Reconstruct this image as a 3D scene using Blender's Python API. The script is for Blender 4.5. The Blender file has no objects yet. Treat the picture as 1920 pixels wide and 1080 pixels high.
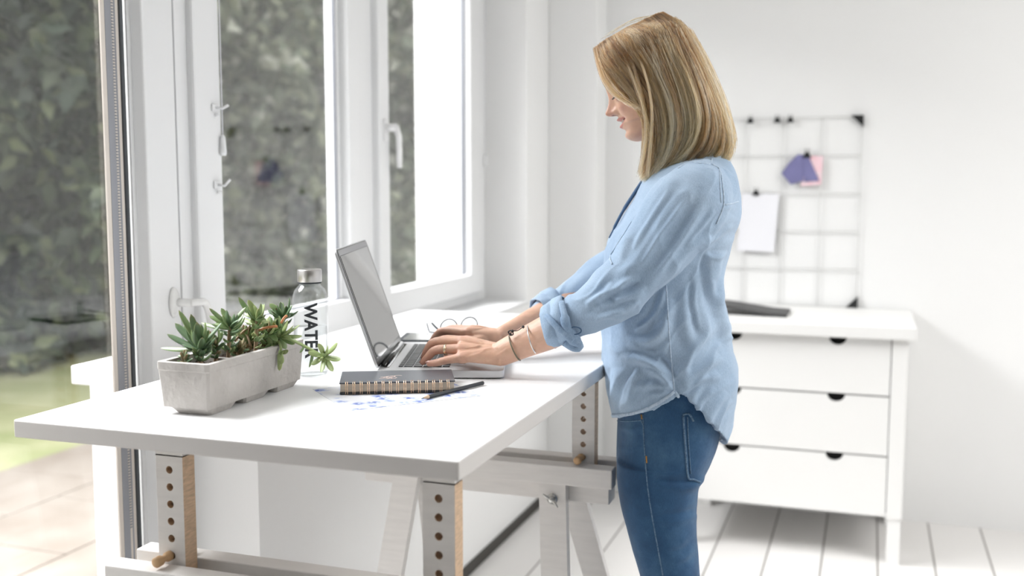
import bpy, bmesh, math, random
import numpy as np
from math import sin, cos, pi, radians, sqrt, atan2
from mathutils import Vector, Matrix
from mathutils.bvhtree import BVHTree
from mathutils import noise as mnoise

S = bpy.context.scene
COL = S.collection
random.seed(7)

# ---------------------------------------------------------------- camera
FPX = 1945.0
PITCH, YAW = radians(5.72), radians(19.08)
CAM = np.array([0.0, 0.0, 1.34])
FWD = np.array([-sin(YAW)*cos(PITCH), cos(YAW)*cos(PITCH), -sin(PITCH)])
RGT = np.array([cos(YAW), sin(YAW), 0.0])
UPV = np.cross(RGT, FWD)
cd = bpy.data.cameras.new('camera')
cam = bpy.data.objects.new('camera', cd)
COL.objects.link(cam)
cam.matrix_world = Matrix(((RGT[0], UPV[0], -FWD[0], CAM[0]), (RGT[1], UPV[1], -FWD[1], CAM[1]),
                           (RGT[2], UPV[2], -FWD[2], CAM[2]), (0, 0, 0, 1)))
cd.sensor_width = 36.0
cd.lens = FPX/1920*36.0
cd.clip_start = 0.05
cd.dof.use_dof = True
cd.dof.focus_distance = 1.86
cd.dof.aperture_fstop = 2.5
S.camera = cam

# ---------------------------------------------------------------- sky, daylight, exposure
w = bpy.data.worlds.new('overcast_sky'); S.world = w; w.use_nodes = True
nt = w.node_tree; nt.nodes.clear()
wo = nt.nodes.new('ShaderNodeOutputWorld'); wb = nt.nodes.new('ShaderNodeBackground')
tc = nt.nodes.new('ShaderNodeTexCoord'); sx = nt.nodes.new('ShaderNodeSeparateXYZ')
rp = nt.nodes.new('ShaderNodeValToRGB')
nt.links.new(tc.outputs['Generated'], sx.inputs[0]); nt.links.new(sx.outputs['Z'], rp.inputs[0])
rp.color_ramp.elements[0].position = 0.0; rp.color_ramp.elements[0].color = (0.97, 0.98, 1.0, 1)
rp.color_ramp.elements[1].position = 0.9; rp.color_ramp.elements[1].color = (1.0, 1.0, 1.0, 1)
nt.links.new(rp.outputs[0], wb.inputs[0]); wb.inputs[1].default_value = 0.8
nt.links.new(wb.outputs[0], wo.inputs[0])

def area(name, loc, target, sx_, sy_, power, col=(1, 1, 1)):
    l = bpy.data.lights.new(name, 'AREA'); l.shape = 'RECTANGLE'; l.size = sx_; l.size_y = sy_
    l.energy = power; l.color = col
    o = bpy.data.objects.new(name, l); COL.objects.link(o); o.location = loc
    o.rotation_euler = (Vector(target)-Vector(loc)).to_track_quat('-Z', 'Y').to_euler()
    return o
# bright overcast sky above the garden, coming in through the window band
area('window_daylight', (-3.6, 2.0, 4.2), (-0.6, 2.3, 1.0), 3.4, 2.6, 560, (0.98, 0.99, 1.0))
# unseen fill light added below the ceiling, right half of the room
area('added_ceiling_fill', (1.65, 2.55, 2.58), (1.45, 2.75, 0.0), 1.9, 2.3, 57, (1.0, 0.995, 0.985))

vs = S.view_settings
vs.view_transform = 'Standard'; vs.look = 'None'; vs.gamma = 1.0; vs.use_curve_mapping = False
vs.exposure = 0.74
S.cycles.use_denoising = True
S.cycles.max_bounces = 10
S.cycles.transparent_max_bounces = 24
S.cycles.sample_clamp_indirect = 6.0

# ---------------------------------------------------------------- pixel helpers (1920 x 1080 frame)
def ray(x, y):
    d = FWD*FPX + RGT*(x-960) + UPV*(540-y)
    return d/FPX
def onz(x, y, z):
    d = ray(x, y); return CAM + d*(z-CAM[2])/d[2]
def onx(x, y, X):
    d = ray(x, y); return CAM + d*(X-CAM[0])/d[0]
def ony(x, y, Y):
    d = ray(x, y); return CAM + d*(Y-CAM[1])/d[1]
def proj(P):
    Q = np.asarray(P, float)-CAM
    z = Q@FWD
    return 960+FPX*(Q@RGT)/z, 540-FPX*(Q@UPV)/z

# ---------------------------------------------------------------- materials
def mat(name, col, rough=0.5, metal=0.0, var=0.0, vscale=8.0, bump=0.0, bscale=60.0, spec=0.5, col2=None,
        sss=0.0, stretch=None, coat=0.0, sheen=0.0):
    m = bpy.data.materials.new(name); m.use_nodes = True
    n = m.node_tree; b = n.nodes['Principled BSDF']
    b.inputs['Base Color'].default_value = (*col, 1)
    b.inputs['Roughness'].default_value = rough
    b.inputs['Metallic'].default_value = metal
    b.inputs['Specular IOR Level'].default_value = spec
    b.inputs['Coat Weight'].default_value = coat
    b.inputs['Sheen Weight'].default_value = sheen
    if sss:
        b.inputs['Subsurface Weight'].default_value = sss
        b.inputs['Subsurface Radius'].default_value = (0.012, 0.005, 0.003)
        b.inputs['Subsurface Scale'].default_value = 0.6
    t = n.nodes.new('ShaderNodeTexCoord')
    src = t.outputs['Object']
    if stretch:
        mp = n.nodes.new('ShaderNodeMapping'); mp.inputs['Scale'].default_value = stretch
        n.links.new(src, mp.inputs[0]); src = mp.outputs[0]
    if var or col2:
        nz = n.nodes.new('ShaderNodeTexNoise'); nz.inputs['Scale'].default_value = vscale; nz.inputs['Detail'].default_value = 4
        n.links.new(src, nz.inputs['Vector'])
        r = n.nodes.new('ShaderNodeValToRGB')
        r.color_ramp.elements[0].position = 0.3; r.color_ramp.elements[1].position = 0.7
        c2 = col2 if col2 else tuple(min(1, c*(1+var)) for c in col)
        c1 = col if col2 else tuple(c*(1-var) for c in col)
        r.color_ramp.elements[0].color = (*c1, 1); r.color_ramp.elements[1].color = (*c2, 1)
        n.links.new(nz.outputs[0], r.inputs[0]); n.links.new(r.outputs[0], b.inputs['Base Color'])
    if bump:
        nb = n.nodes.new('ShaderNodeTexNoise'); nb.inputs['Scale'].default_value = bscale; nb.inputs['Detail'].default_value = 3
        n.links.new(src, nb.inputs['Vector'])
        bp = n.nodes.new('ShaderNodeBump'); bp.inputs['Strength'].default_value = bump; bp.inputs['Distance'].default_value = 0.01
        n.links.new(nb.outputs[0], bp.inputs['Height']); n.links.new(bp.outputs[0], b.inputs['Normal'])
    return m

def glass_mat(name, f0=0.06, tint=(1, 1, 1), rough=0.0):
    m = bpy.data.materials.new(name); m.use_nodes = True
    n = m.node_tree; n.nodes.clear()
    o = n.nodes.new('ShaderNodeOutputMaterial'); mx = n.nodes.new('ShaderNodeMixShader')
    tr = n.nodes.new('ShaderNodeBsdfTransparent'); gl = n.nodes.new('ShaderNodeBsdfGlossy')
    tr.inputs[0].default_value = (*tint, 1); gl.inputs['Roughness'].default_value = rough
    lw = n.nodes.new('ShaderNodeLayerWeight'); lw.inputs[0].default_value = 0.5
    p = n.nodes.new('ShaderNodeMath'); p.operation = 'POWER'; p.inputs[1].default_value = 5.0
    q = n.nodes.new('ShaderNodeMath'); q.operation = 'MULTIPLY_ADD'; q.inputs[1].default_value = 1-f0; q.inputs[2].default_value = f0
    n.links.new(lw.outputs['Facing'], p.inputs[0]); n.links.new(p.outputs[0], q.inputs[0])
    n.links.new(q.outputs[0], mx.inputs[0]); n.links.new(tr.outputs[0], mx.inputs[1]); n.links.new(gl.outputs[0], mx.inputs[2])
    n.links.new(mx.outputs[0], o.inputs[0])
    return m

M = {}
M['wall'] = mat('white_plaster', (0.86, 0.86, 0.855), 0.85, bump=0.05, bscale=25)
M['ext'] = mat('white_render', (0.88, 0.88, 0.87), 0.9, bump=0.12, bscale=40)
M['frame'] = mat('white_frame_paint', (0.77, 0.775, 0.78), 0.38)
M['gap'] = mat('dark_joint', (0.06, 0.055, 0.05), 0.8)
M['gasket'] = mat('black_gasket', (0.03, 0.035, 0.04), 0.5)
M['spacer'] = mat('aluminium_spacer', (0.33, 0.34, 0.37), 0.35, metal=0.6)
M['beige'] = mat('beige_seal', (0.72, 0.66, 0.60), 0.6)
M['pane'] = glass_mat('window_glass', 0.13); M['door_pane'] = glass_mat('door_glass', 0.065)
M['desk'] = mat('white_laminate', (0.86, 0.86, 0.86), 0.35, bump=0.015, bscale=300)
M['trestle'] = mat('whitewashed_wood', (0.80, 0.775, 0.75), 0.55, var=0.04, vscale=6, stretch=(2, 2, 14))
M['pine'] = mat('bare_pine', (0.62, 0.44, 0.29), 0.55, var=0.18, vscale=10, stretch=(6, 6, 30))
M['peg'] = mat('beech_peg', (0.60, 0.38, 0.20), 0.45, var=0.15, vscale=30)
M['zinc'] = mat('zinc_bolt', (0.6, 0.6, 0.58), 0.3, metal=1.0)
M['dresser'] = mat('white_dresser_paint', (0.85, 0.845, 0.83), 0.45, bump=0.02, bscale=50)
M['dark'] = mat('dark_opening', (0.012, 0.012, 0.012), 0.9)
M['wire'] = mat('white_grid_wire', (0.66, 0.66, 0.65), 0.5)
M['edge'] = mat('shaded_desk_edge', (0.66, 0.635, 0.615), 0.45)  # greyer tone paints shade onto the edges of the white board
M['black'] = mat('black_metal', (0.012, 0.012, 0.013), 0.45)
M['paper'] = mat('white_paper', (0.86, 0.86, 0.90), 0.8)
M['lilac'] = mat('lilac_card', (0.19, 0.185, 0.37), 0.7, var=0.1, vscale=14)
M['pink'] = mat('pink_card', (0.88, 0.52, 0.58), 0.7, col2=(0.90, 0.72, 0.76), vscale=30)

# ---------------------------------------------------------------- mesh helpers
class MB:
    """collects shapes; build() links them as one mesh object"""
    def __init__(s): s.v = []; s.f = []; s.sm = []; s.mi = []
    def add(s, vs, fs, smooth=False, mi=0):
        k = len(s.v); s.v += [tuple(map(float, p)) for p in vs]
        s.f += [tuple(i+k for i in f) for f in fs]; s.sm += [smooth]*len(fs); s.mi += [mi]*len(fs)
    def box(s, lo, hi, bev=0.0, mi=0, seg=2, rot=None, org=None):
        bm = bmesh.new(); bmesh.ops.create_cube(bm, size=1.0)
        lo = Vector(lo); hi = Vector(hi)
        for q in bm.verts: q.co = Vector([(lo[i]+hi[i])/2 + q.co[i]*(hi[i]-lo[i]) for i in range(3)])
        if bev > 0: bmesh.ops.bevel(bm, geom=bm.edges[:], offset=bev, segments=seg, profile=0.5, affect='EDGES')
        s.bm(bm, mi=mi, rot=rot, org=org)
    def bm(s, bm, mi=0, smooth=False, rot=None, org=None):
        bm.verts.index_update()
        P = [q.co.copy() for q in bm.verts]
        if rot is not None:
            o = Vector(org) if org is not None else Vector((0, 0, 0))
            P = [o + rot @ (p-o) for p in P]
        s.add(P, [[q.index for q in f.verts] for f in bm.faces], smooth, mi); bm.free()
    def prism(s, poly, z0, z1, axis='z', bev=0.0, mi=0):
        bm = bmesh.new()
        def mk(a, b, c):
            return (a, b, c) if axis == 'z' else ((a, c, b) if axis == 'y' else (c, a, b))
        vs = [bm.verts.new(mk(a, b, z0)) for a, b in poly]
        f = bm.faces.new(vs)
        r = bmesh.ops.extrude_face_region(bm, geom=[f])
        d = Vector(mk(0, 0, z1-z0))
        for q in [g for g in r['geom'] if isinstance(g, bmesh.types.BMVert)]: q.co += d
        bmesh.ops.recalc_face_normals(bm, faces=bm.faces[:])
        if bev > 0: bmesh.ops.bevel(bm, geom=bm.edges[:], offset=bev, segments=2, profile=0.5, affect='EDGES')
        s.bm(bm, mi)
    def lathe(s, prof, c=(0, 0, 0), n=32, mi=0, smooth=True, rot=None):
        vs = []; fs = []
        for r, z in prof:
            for k in range(n):
                a = 2*pi*k/n; vs.append(Vector((r*cos(a), r*sin(a), z)))
        for i in range(len(prof)-1):
            for k in range(n):
                k2 = (k+1) % n; fs.append((i*n+k, i*n+k2, (i+1)*n+k2, (i+1)*n+k))
        fs.append(tuple(range(n))[::-1]); fs.append(tuple((len(prof)-1)*n+k for k in range(n)))
        if rot is not None: vs = [rot @ p for p in vs]
        vs = [p+Vector(c) for p in vs]
        s.add(vs, fs, smooth, mi)
    def cyl(s, a, b, r, n=16, mi=0, r2=None, bev=0.0):
        a = Vector(a); b = Vector(b); L = (b-a).length
        R = (b-a).to_track_quat('Z', 'Y').to_matrix(); r2 = r if r2 is None else r2
        p = [(r, 0), (r2, L)] if not bev else [(r-bev, 0), (r, bev), (r2, L-bev), (r2-bev, L)]
        s.lathe(p, a, n, mi, True, R)
    def tube(s, pts, rad, n=8, mi=0, closed=False, flat=1.0, up=None):
        P = [Vector(p) for p in pts]; m = len(P); R = rad if hasattr(rad, '__len__') else [rad]*m
        vs = []; fs = []; prev = None
        for i in range(m):
            if closed: t = P[(i+1) % m]-P[i-1]
            else: t = P[min(i+1, m-1)]-P[max(i-1, 0)]
            t.normalize()
            if prev is None:
                u = Vector(up) if up is not None else (Vector((0, 0, 1)) if abs(t.z) < 0.9 else Vector((1, 0, 0)))
            else: u = prev
            u = (u - t*u.dot(t)).normalized(); prev = u; w_ = t.cross(u)
            for k in range(n):
                a = 2*pi*k/n; vs.append(P[i] + (u*cos(a)*flat + w_*sin(a))*R[i])
        for i in range(m if closed else m-1):
            j = (i+1) % m
            for k in range(n):
                k2 = (k+1) % n; fs.append((i*n+k, i*n+k2, j*n+k2, j*n+k))
        if not closed:
            fs.append(tuple(range(n))[::-1]); fs.append(tuple((m-1)*n+k for k in range(n)))
        s.add(vs, fs, True, mi)
    def build(s, name, material, parent=None):
        me = bpy.data.meshes.new(name); me.from_pydata(s.v, [], s.f)
        for m_ in (material if isinstance(material, (list, tuple)) else [material]): me.materials.append(m_)
        me.polygons.foreach_set('use_smooth', s.sm); me.polygons.foreach_set('material_index', s.mi)
        me.update()
        return link(name, me, parent)

def link(name, me, parent=None):
    o = bpy.data.objects.new(name, me); COL.objects.link(o)
    if parent is not None:
        o.parent = parent
        o.matrix_parent_inverse = parent.matrix_world.inverted() if parent.type != 'EMPTY' else Matrix.Translation(-parent.location)
    return o
def np_mesh(name, V, Fq, material, parent=None, smooth=True):
    me = bpy.data.meshes.new(name)
    me.from_pydata([tuple(map(float, p)) for p in V], [], [tuple(int(i) for i in f) for f in Fq])
    for m_ in (material if isinstance(material, (list, tuple)) else [material]): me.materials.append(m_)
    me.polygons.foreach_set('use_smooth', [smooth]*len(me.polygons)); me.update()
    return link(name, me, parent)
def thing(name, label, cat, loc=(0, 0, 0), group=None):
    o = bpy.data.objects.new(name, None); COL.objects.link(o); o.location = loc
    o.empty_display_size = 0.05
    return tag(o, label, cat, group)
def tag(o, label, cat=None, group=None, kind=None):
    if label: o['label'] = label
    if cat: o['category'] = cat
    if group: o['group'] = group
    if kind: o['kind'] = kind
    return o
def struct(o, label=None):
    o['kind'] = 'structure'
    if label: o['label'] = label
    return o
def smooth_path(pts, n):
    """Catmull-Rom through pts, n samples"""
    P = np.array([list(p) for p in pts], float); m = len(P)
    Q = np.vstack([2*P[0]-P[1], P, 2*P[-1]-P[-2]])
    out = []
    for t in np.linspace(0, m-1, n):
        i = min(int(t), m-2); u = t-i
        a, b, c, d = Q[i], Q[i+1], Q[i+2], Q[i+3]
        out.append(0.5*(2*b+(c-a)*u+(2*a-5*b+4*c-d)*u*u+(3*b-a-3*c+d)*u**3))
    return np.array(out)

# ================================================================ THE ROOM
XW, XF = -1.28, -1.45          # inner face of the window wall, face of the window frames
YJ, YR, YP, YD = 1.96, 3.88, 4.163, 4.33
ZS, ZC = 0.87, 2.62            # inner sill, ceiling

# floor of white boards running towards the far wall
fm = bpy.data.materials.new('white_floorboards'); fm.use_nodes = True
n = fm.node_tree; b = n.nodes['Principled BSDF']; b.inputs['Roughness'].default_value = 0.42
t = n.nodes.new('ShaderNodeTexCoord'); sp = n.nodes.new('ShaderNodeSeparateXYZ'); n.links.new(t.outputs['Object'], sp.inputs[0])
a1 = n.nodes.new('ShaderNodeMath'); a1.operation = 'MULTIPLY_ADD'; a1.inputs[1].default_value = 1/0.19; a1.inputs[2].default_value = 0.68+20
n.links.new(sp.outputs['X'], a1.inputs[0])
fr = n.nodes.new('ShaderNodeMath'); fr.operation = 'FRACT'; n.links.new(a1.outputs[0], fr.inputs[0])
pg = n.nodes.new('ShaderNodeMath'); pg.operation = 'PINGPONG'; pg.inputs[1].default_value = 0.5; n.links.new(fr.outputs[0], pg.inputs[0])
rr = n.nodes.new('ShaderNodeValToRGB'); rr.color_ramp.elements[0].position = 0.006; rr.color_ramp.elements[1].position = 0.022
rr.color_ramp.elements[0].color = (0.10, 0.085, 0.07, 1); rr.color_ramp.elements[1].color = (0.80, 0.785, 0.77, 1)
n.links.new(pg.outputs[0], rr.inputs[0])
fl = n.nodes.new('ShaderNodeMath'); fl.operation = 'FLOOR'; n.links.new(a1.outputs[0], fl.inputs[0])
wn = n.nodes.new('ShaderNodeTexWhiteNoise'); wn.noise_dimensions = '1D'; n.links.new(fl.outputs[0], wn.inputs['W'])
mm = n.nodes.new('ShaderNodeMix'); mm.data_type = 'RGBA'; mm.blend_type = 'MULTIPLY'; mm.inputs[0].default_value = 1.0
r2 = n.nodes.new('ShaderNodeValToRGB'); r2.color_ramp.elements[0].color = (0.93, 0.925, 0.92, 1); r2.color_ramp.elements[1].color = (1, 1, 1, 1)
n.links.new(wn.outputs['Value'], r2.inputs[0]); n.links.new(rr.outputs[0], mm.inputs[6]); n.links.new(r2.outputs[0], mm.inputs[7])
n.links.new(mm.outputs[2], b.inputs['Base Color'])
bp = n.nodes.new('ShaderNodeBump'); bp.inputs['Strength'].default_value = 0.4; bp.inputs['Distance'].default_value = 0.004
n.links.new(rr.outputs[0], bp.inputs['Height']); n.links.new(bp.outputs[0], b.inputs['Normal'])
q = MB(); q.box((-1.46, -4.5, -0.12), (2.9, 4.5, 0.0)); struct(q.build('floor', fm))

q = MB(); q.box((-1.75, -4.6, ZC), (2.9, 4.5, ZC+0.12)); struct(q.build('ceiling', M['wall']))
q = MB(); q.box((-1.735, YD, -0.1), (2.9, 4.5, ZC)); struct(q.build('wall_far', M['wall']))
q = MB(); q.box((XW, YP, 0), (-1.074, YD, ZC), 0.004); struct(q.build('wall_corner', M['wall']))
q = MB(); q.box((2.78, -4.6, 0), (2.9, YD, ZC)); struct(q.build('wall_right', M['wall']))
q = MB(); q.box((-1.735, -4.6, 0), (2.9, -4.5, ZC)); struct(q.build('wall_back', mat('grey_back_wall', (0.36, 0.33, 0.30), 0.9)))  # unseen wall, greyed to cut the light bounced onto the desk edge
# window wall: parapet, pier at the far end, header, stretch before the door
q = MB()
q.box((-1.735, YJ, -0.12), (XW, YR, ZS))
q.box((-1.735, YR, -0.12), (XW, YD, ZC), 0.004)
q.box((-1.735, -4.5, 2.42), (XW, YR, ZC))
q.box((-1.735, -4.5, -0.12), (XW, 0.86, 2.42))
struct(q.build('wall_left', M['wall']))
q = MB(); q.box((XW, YJ, 0), (XW+0.012, YP, 0.035)); struct(q.build('baseboard_left', M['gap']))
q = MB(); q.box((XF-0.02, YJ+0.02, ZS), (XW+0.012, YR, ZS+0.012), 0.003); struct(q.build('window_sill', M['frame']))
q = MB(); q.box((-1.79, YJ, ZS-0.005), (-1.50, YR+0.3, 0.91), 0.004); struct(q.build('trim_1', M['ext']), 'white outer window ledge seen through the glass door')

# ---- door_1: tall glass door at the left
X0 = XF
dr = struct(bpy.data.objects.new('door_1', None)); COL.objects.link(dr); dr.location = (XF, 1.4, 0)
dr['label'] = 'tall white framed glass garden door beside the desk'
q = MB(); YA, YB = 0.90, 1.935
q.box((X0-0.075, 1.833, 0.02), (X0, YB, 2.36), 0.004); q.box((X0-0.075, YA, 0.02), (X0, YA+0.10, 2.36), 0.004)
q.box((X0-0.075, YA+0.10, 0.02), (X0, 1.833, 0.13), 0.003); q.box((X0-0.075, YA+0.10, 2.26), (X0, 1.833, 2.36), 0.003)
q.build('sash_frame', M['frame'], dr)
q = MB(); q.box((X0-0.052, YA+0.09, 0.12), (X0-0.046, 1.84, 2.27)); q.build('glass_pane', M['door_pane'], dr)
gx = X0-0.042
def strips(lst, parent):
    for nm, m_, y0, y1, dx in lst:
        q = MB(); q.box((gx+dx-0.004, y0, 0.13), (gx+dx, y1, 2.26)); q.build(nm, m_, parent)
strips([('glazing_seal', M['beige'], 1.758, 1.770, 0), ('glazing_spacer', M['spacer'], 1.770, 1.789, 0.001), ('glazing_spacer', M['beige'], 1.789, 1.797, 0.0),
        ('glazing_spacer', M['spacer'], 1.797, 1.802, 0.0), ('glazing_seal', M['beige'], 1.802, 1.811, 0.0), ('gasket', M['gasket'], 1.811, 1.822, 0.003), ('glazing_bead', M['frame'], 1.822, 1.834, 0.012)], dr)
# perforations of the spacer bar
q = MB()
for k in range(260):
    z = 0.6+k*0.0062
    q.box((gx-0.001, 1.7905, z), (gx+0.0012, 1.7955, z+0.0028))
q.build('spacer_perforation', M['spacer'], dr)
h = MB(); hp = onx(325, 567, XF)
bm = bmesh.new(); bmesh.ops.create_uvsphere(bm, u_segments=24, v_segments=12, radius=1)
for v_ in bm.verts: v_.co = Vector((XF+0.001+max(0, v_.co.x)*0.012, hp[1]+v_.co.y*0.0165, hp[2]+v_.co.z*0.034))
h.bm(bm, smooth=True)
h.cyl((XF+0.005, hp[1]+0.004, hp[2]), (XF+0.045, hp[1]+0.004, hp[2]), 0.0095)
h.tube(smooth_path([(XF+0.04, hp[1]+0.004, hp[2]), (XF+0.05, hp[1]+0.02, hp[2]), (XF+0.05, hp[1]+0.045, hp[2]-0.004), (XF+0.05, hp[1]+0.06, hp[2]-0.03), (XF+0.05, hp[1]+0.066, hp[2]-0.07)], 14), 0.009, 10)
h.build('door_handle', mat('satin_white_handle', (0.78, 0.78, 0.77), 0.25, spec=0.7), dr)

# ---- window_1: fixed light right of the door, with the shared post
wn1 = struct(bpy.data.objects.new('window_1', None)); COL.objects.link(wn1); wn1.location = (XF, 2.4, ZS)
q = MB()
q.box((XF-0.08, 1.937, 0.0), (XF-0.02, 1.952, 2.42)); q.box((XF-0.08, 1.946, 0.0), (XF-0.006, 1.99, 2.42), 0.002)
q.box((XF-0.08, 1.988, ZS), (XF+0.012, 2.088, 2.42), 0.006)
q.box((XF-0.08, 2.085, ZS+0.012), (XF, 2.79, 1.0), 0.004); q.box((XF-0.08, 2.085, 2.32), (XF, 2.79, 2.42), 0.004)
q.box((XF-0.078, 2.737, ZS+0.0125), (XF+0.0015, 2.7905, 2.4185), 0.004); q.box((XF-0.06, 2.718, 1.0), (XF-0.03, 2.738, 2.32), 0.003)
q.build('window_frame', M['frame'], wn1)
q = MB(); q.box((XF-0.042, 2.08, 0.99), (XF-0.036, 2.74, 2.33)); q.build('glass_pane', M['pane'], wn1)
q = MB(); q.box((XF-0.045, 2.088, 1.0), (XF-0.03, 2.092, 2.32)); q.box((XF-0.04, 2.7145, 1.0), (XF-0.03, 2.7185, 2.32)); q.box((XF-0.04, 2.09, 0.9995), (XF-0.028, 2.715, 1.004)); q.build('gasket', M['spacer'], wn1)

# ---- window_2: opening sash with handle
wn2 = struct(bpy.data.objects.new('window_2', None)); COL.objects.link(wn2); wn2.location = (XF, 3.3, ZS)
q = MB()
q.box((XF-0.08, 2.79, ZS+0.012), (XF-0.005, 2.90, 2.42), 0.004); q.box((XF-0.08, 3.79, ZS+0.012), (XF-0.005, YR, 2.42), 0.004)
q.box((XF-0.078, 2.90, ZS+0.0125), (XF-0.0065, 3.795, 0.93), 0.004); q.box((XF-0.078, 2.90, 2.37), (XF-0.0065, 3.795, 2.4185), 0.004)
q.build('window_frame', M['frame'], wn2)
q = MB()
q.box((XF-0.06, 2.895, 0.92), (XF+0.02, 2.968, 2.38), 0.007); q.box((XF-0.06, 3.665, 0.92), (XF+0.02, 3.795, 2.38), 0.007)
q.box((XF-0.06, 2.96, 0.92), (XF+0.019, 3.68, 0.998), 0.007); q.box((XF-0.06, 2.96, 2.30), (XF+0.019, 3.68, 2.38), 0.007)
q.build('window_sash', M['frame'], wn2)
q = MB(); q.box((XF-0.026, 2.96, 0.99), (XF-0.02, 3.67, 2.31)); q.build('glass_pane', M['pane'], wn2)
q = MB(); q.box((XF-0.02, 2.967, 0.997), (XF-0.004, 3.666, 1.001)); q.box((XF-0.02, 3.661, 1.0), (XF-0.004, 3.666, 2.3)); q.build('gasket', M['spacer'], wn2)
h = MB(); yy, zz = 2.932, 1.505
h.box((XF+0.018, yy-0.013, zz-0.035), (XF+0.028, yy+0.013, zz+0.035), 0.004)
h.cyl((XF+0.025, yy, zz+0.008), (XF+0.06, yy, zz+0.008), 0.012)
h.tube([(XF+0.058, yy, zz+0.012), (XF+0.062, yy+0.012, zz-0.02), (XF+0.062, yy+0.014, zz-0.06), (XF+0.062, yy+0.014, zz-0.115)], [0.010, 0.010, 0.0095, 0.008], 10)
h.build('window_handle', mat('window_handle_white', (0.8, 0.8, 0.8), 0.3), wn2)

# blind cord pulls and cord clips on the posts
def cord_pull(loc, top, label):
    t_ = thing('blind_cord', label, 'blind cord', loc, 'white blind cords by the windows')
    x, y, z = loc
    q = MB(); q.tube([(x, y, z), (x, y, top)], 0.0012, 6); q.build('cord', M['paper'], t_)
    q = MB(); q.lathe([(0.003, 0.022), (0.006, 0.015), (0.008, -0.02), (0.006, -0.026)], loc, 12); q.build('tassel', M['frame'], t_)
cord_pull((XF+0.018, 2.082, 1.432), 2.2, 'white blind cord with tassel hanging on the post right of the glass door')
cord_pull((XF+0.03, 3.79, 1.435), 2.2, 'white blind cord with tassel hanging at the far window jamb')
for k, (z, lab) in enumerate([(1.515, 'upper white cord hook on the post right of the glass door'), (1.338, 'lower white cord hook on the post right of the glass door')]):
    q = MB(); x, y = XF+0.012, 2.06
    q.box((x, y-0.012, z-0.009), (x+0.005, y+0.012, z+0.009), 0.002)
    q.tube([(x+0.004, y, z), (x+0.02, y+0.004, z-0.002), (x+0.026, y+0.018, z+0.006+0.006*k)], 0.003, 8)
    q.cyl((x+0.004, y, z-0.016), (x+0.012, y, z-0.016), 0.004)
    tag(q.build('cord_hook', M['frame']), lab, 'hook', 'white cord hooks on the window post')

# ================================================================ OUTSIDE
M['lawn'] = mat('short_lawn', (0.21, 0.24, 0.105), 0.95, col2=(0.34, 0.34, 0.20), vscale=2.2, bump=0.6, bscale=40)
M['patio'] = mat('sandstone_patio', (0.20, 0.168, 0.140), 0.9, col2=(0.27, 0.24, 0.21), vscale=3, bump=0.2, bscale=20)
q = MB(); q.box((-14, -6, -0.4), (-1.0, 12, -0.16)); struct(q.build('ground', mat('garden_soil', (0.10, 0.085, 0.06), 0.95)))
q = MB()
y = 0
for ix in range(4):
    for iy in range(14):
        x1 = -1.78-ix*0.6; y0 = -1.0+iy*0.6+(0.3 if ix % 2 else 0)
        q.box((x1-0.592, y0, -0.2), (x1, y0+0.592, -0.12), 0.006)
struct(q.build('patio', M['patio']), 'pale sandstone paving outside the glass door')
q = MB(); q.box((-12, -6, -0.3), (-4.16, 12, -0.125)); lawn_base = struct(q.build('lawn', M['lawn']))
q = MB()
q.box((-2.08, 4.6, -0.2), (-1.50, 4.9, 3.2)); struct(q.build('wall_outside', M['ext']), 'white outer wall of the house seen through the far window')

def leaf_cloud(name, n_leaf, sampler, size, mats, seed=1):
    rng = np.random.default_rng(seed)
    C_ = sampler(rng, n_leaf)
    d = rng.normal(size=(n_leaf, 3)); d[:, 2] -= 0.3; d /= np.linalg.norm(d, axis=1)[:, None]
    a = rng.normal(size=(n_leaf, 3)); s_ = np.cross(d, a); s_ /= np.linalg.norm(s_, axis=1)[:, None]
    up = np.cross(s_, d)
    L = rng.uniform(*size, n_leaf)[:, None]; Wd = L*rng.uniform(.26, .42, n_leaf)[:, None]
    P = np.stack([C_, C_+d*L*.35+s_*Wd, C_+d*L+up*L*.12*-1, C_+d*L*.35-s_*Wd, C_+d*L*.4-up*L*.1], 1).reshape(-1, 3)
    base = np.arange(n_leaf)*5
    Fc = np.concatenate([np.stack([base, base+1, base+4], 1), np.stack([base+1, base+2, base+4], 1),
                         np.stack([base+2, base+3, base+4], 1), np.stack([base+3, base, base+4], 1)])
    me = bpy.data.meshes.new(name)
    me.vertices.add(len(P)); me.vertices.foreach_set('co', P.ravel())
    me.loops.add(Fc.size); me.loops.foreach_set('vertex_index', Fc.ravel().astype(np.int32))
    me.polygons.add(len(Fc)); me.polygons.foreach_set('loop_start', (np.arange(len(Fc))*3).astype(np.int32))
    mi = rng.choice(len(mats), n_leaf, p=[.5, .35, .15][:len(mats)] if len(mats) == 3 else None)
    me.polygons.foreach_set('material_index', np.tile(mi, 4).astype(np.int32))
    for m_ in mats: me.materials.append(m_)
    me.update(calc_edges=True); me.validate()
    return link(name, me)
hm = [mat('hedge_leaf_dark', (0.032, 0.050, 0.030), 0.5, var=0.35, vscale=1.2), mat('hedge_leaf_mid', (0.066, 0.090, 0.046), 0.5, var=0.3, vscale=1.0),
      mat('hedge_leaf_pale', (0.13, 0.155, 0.08), 0.45, var=0.3, vscale=0.8)]
HA, HB = np.array([-10.5, 1.6]), np.array([-2.2, 11.0])
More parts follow.
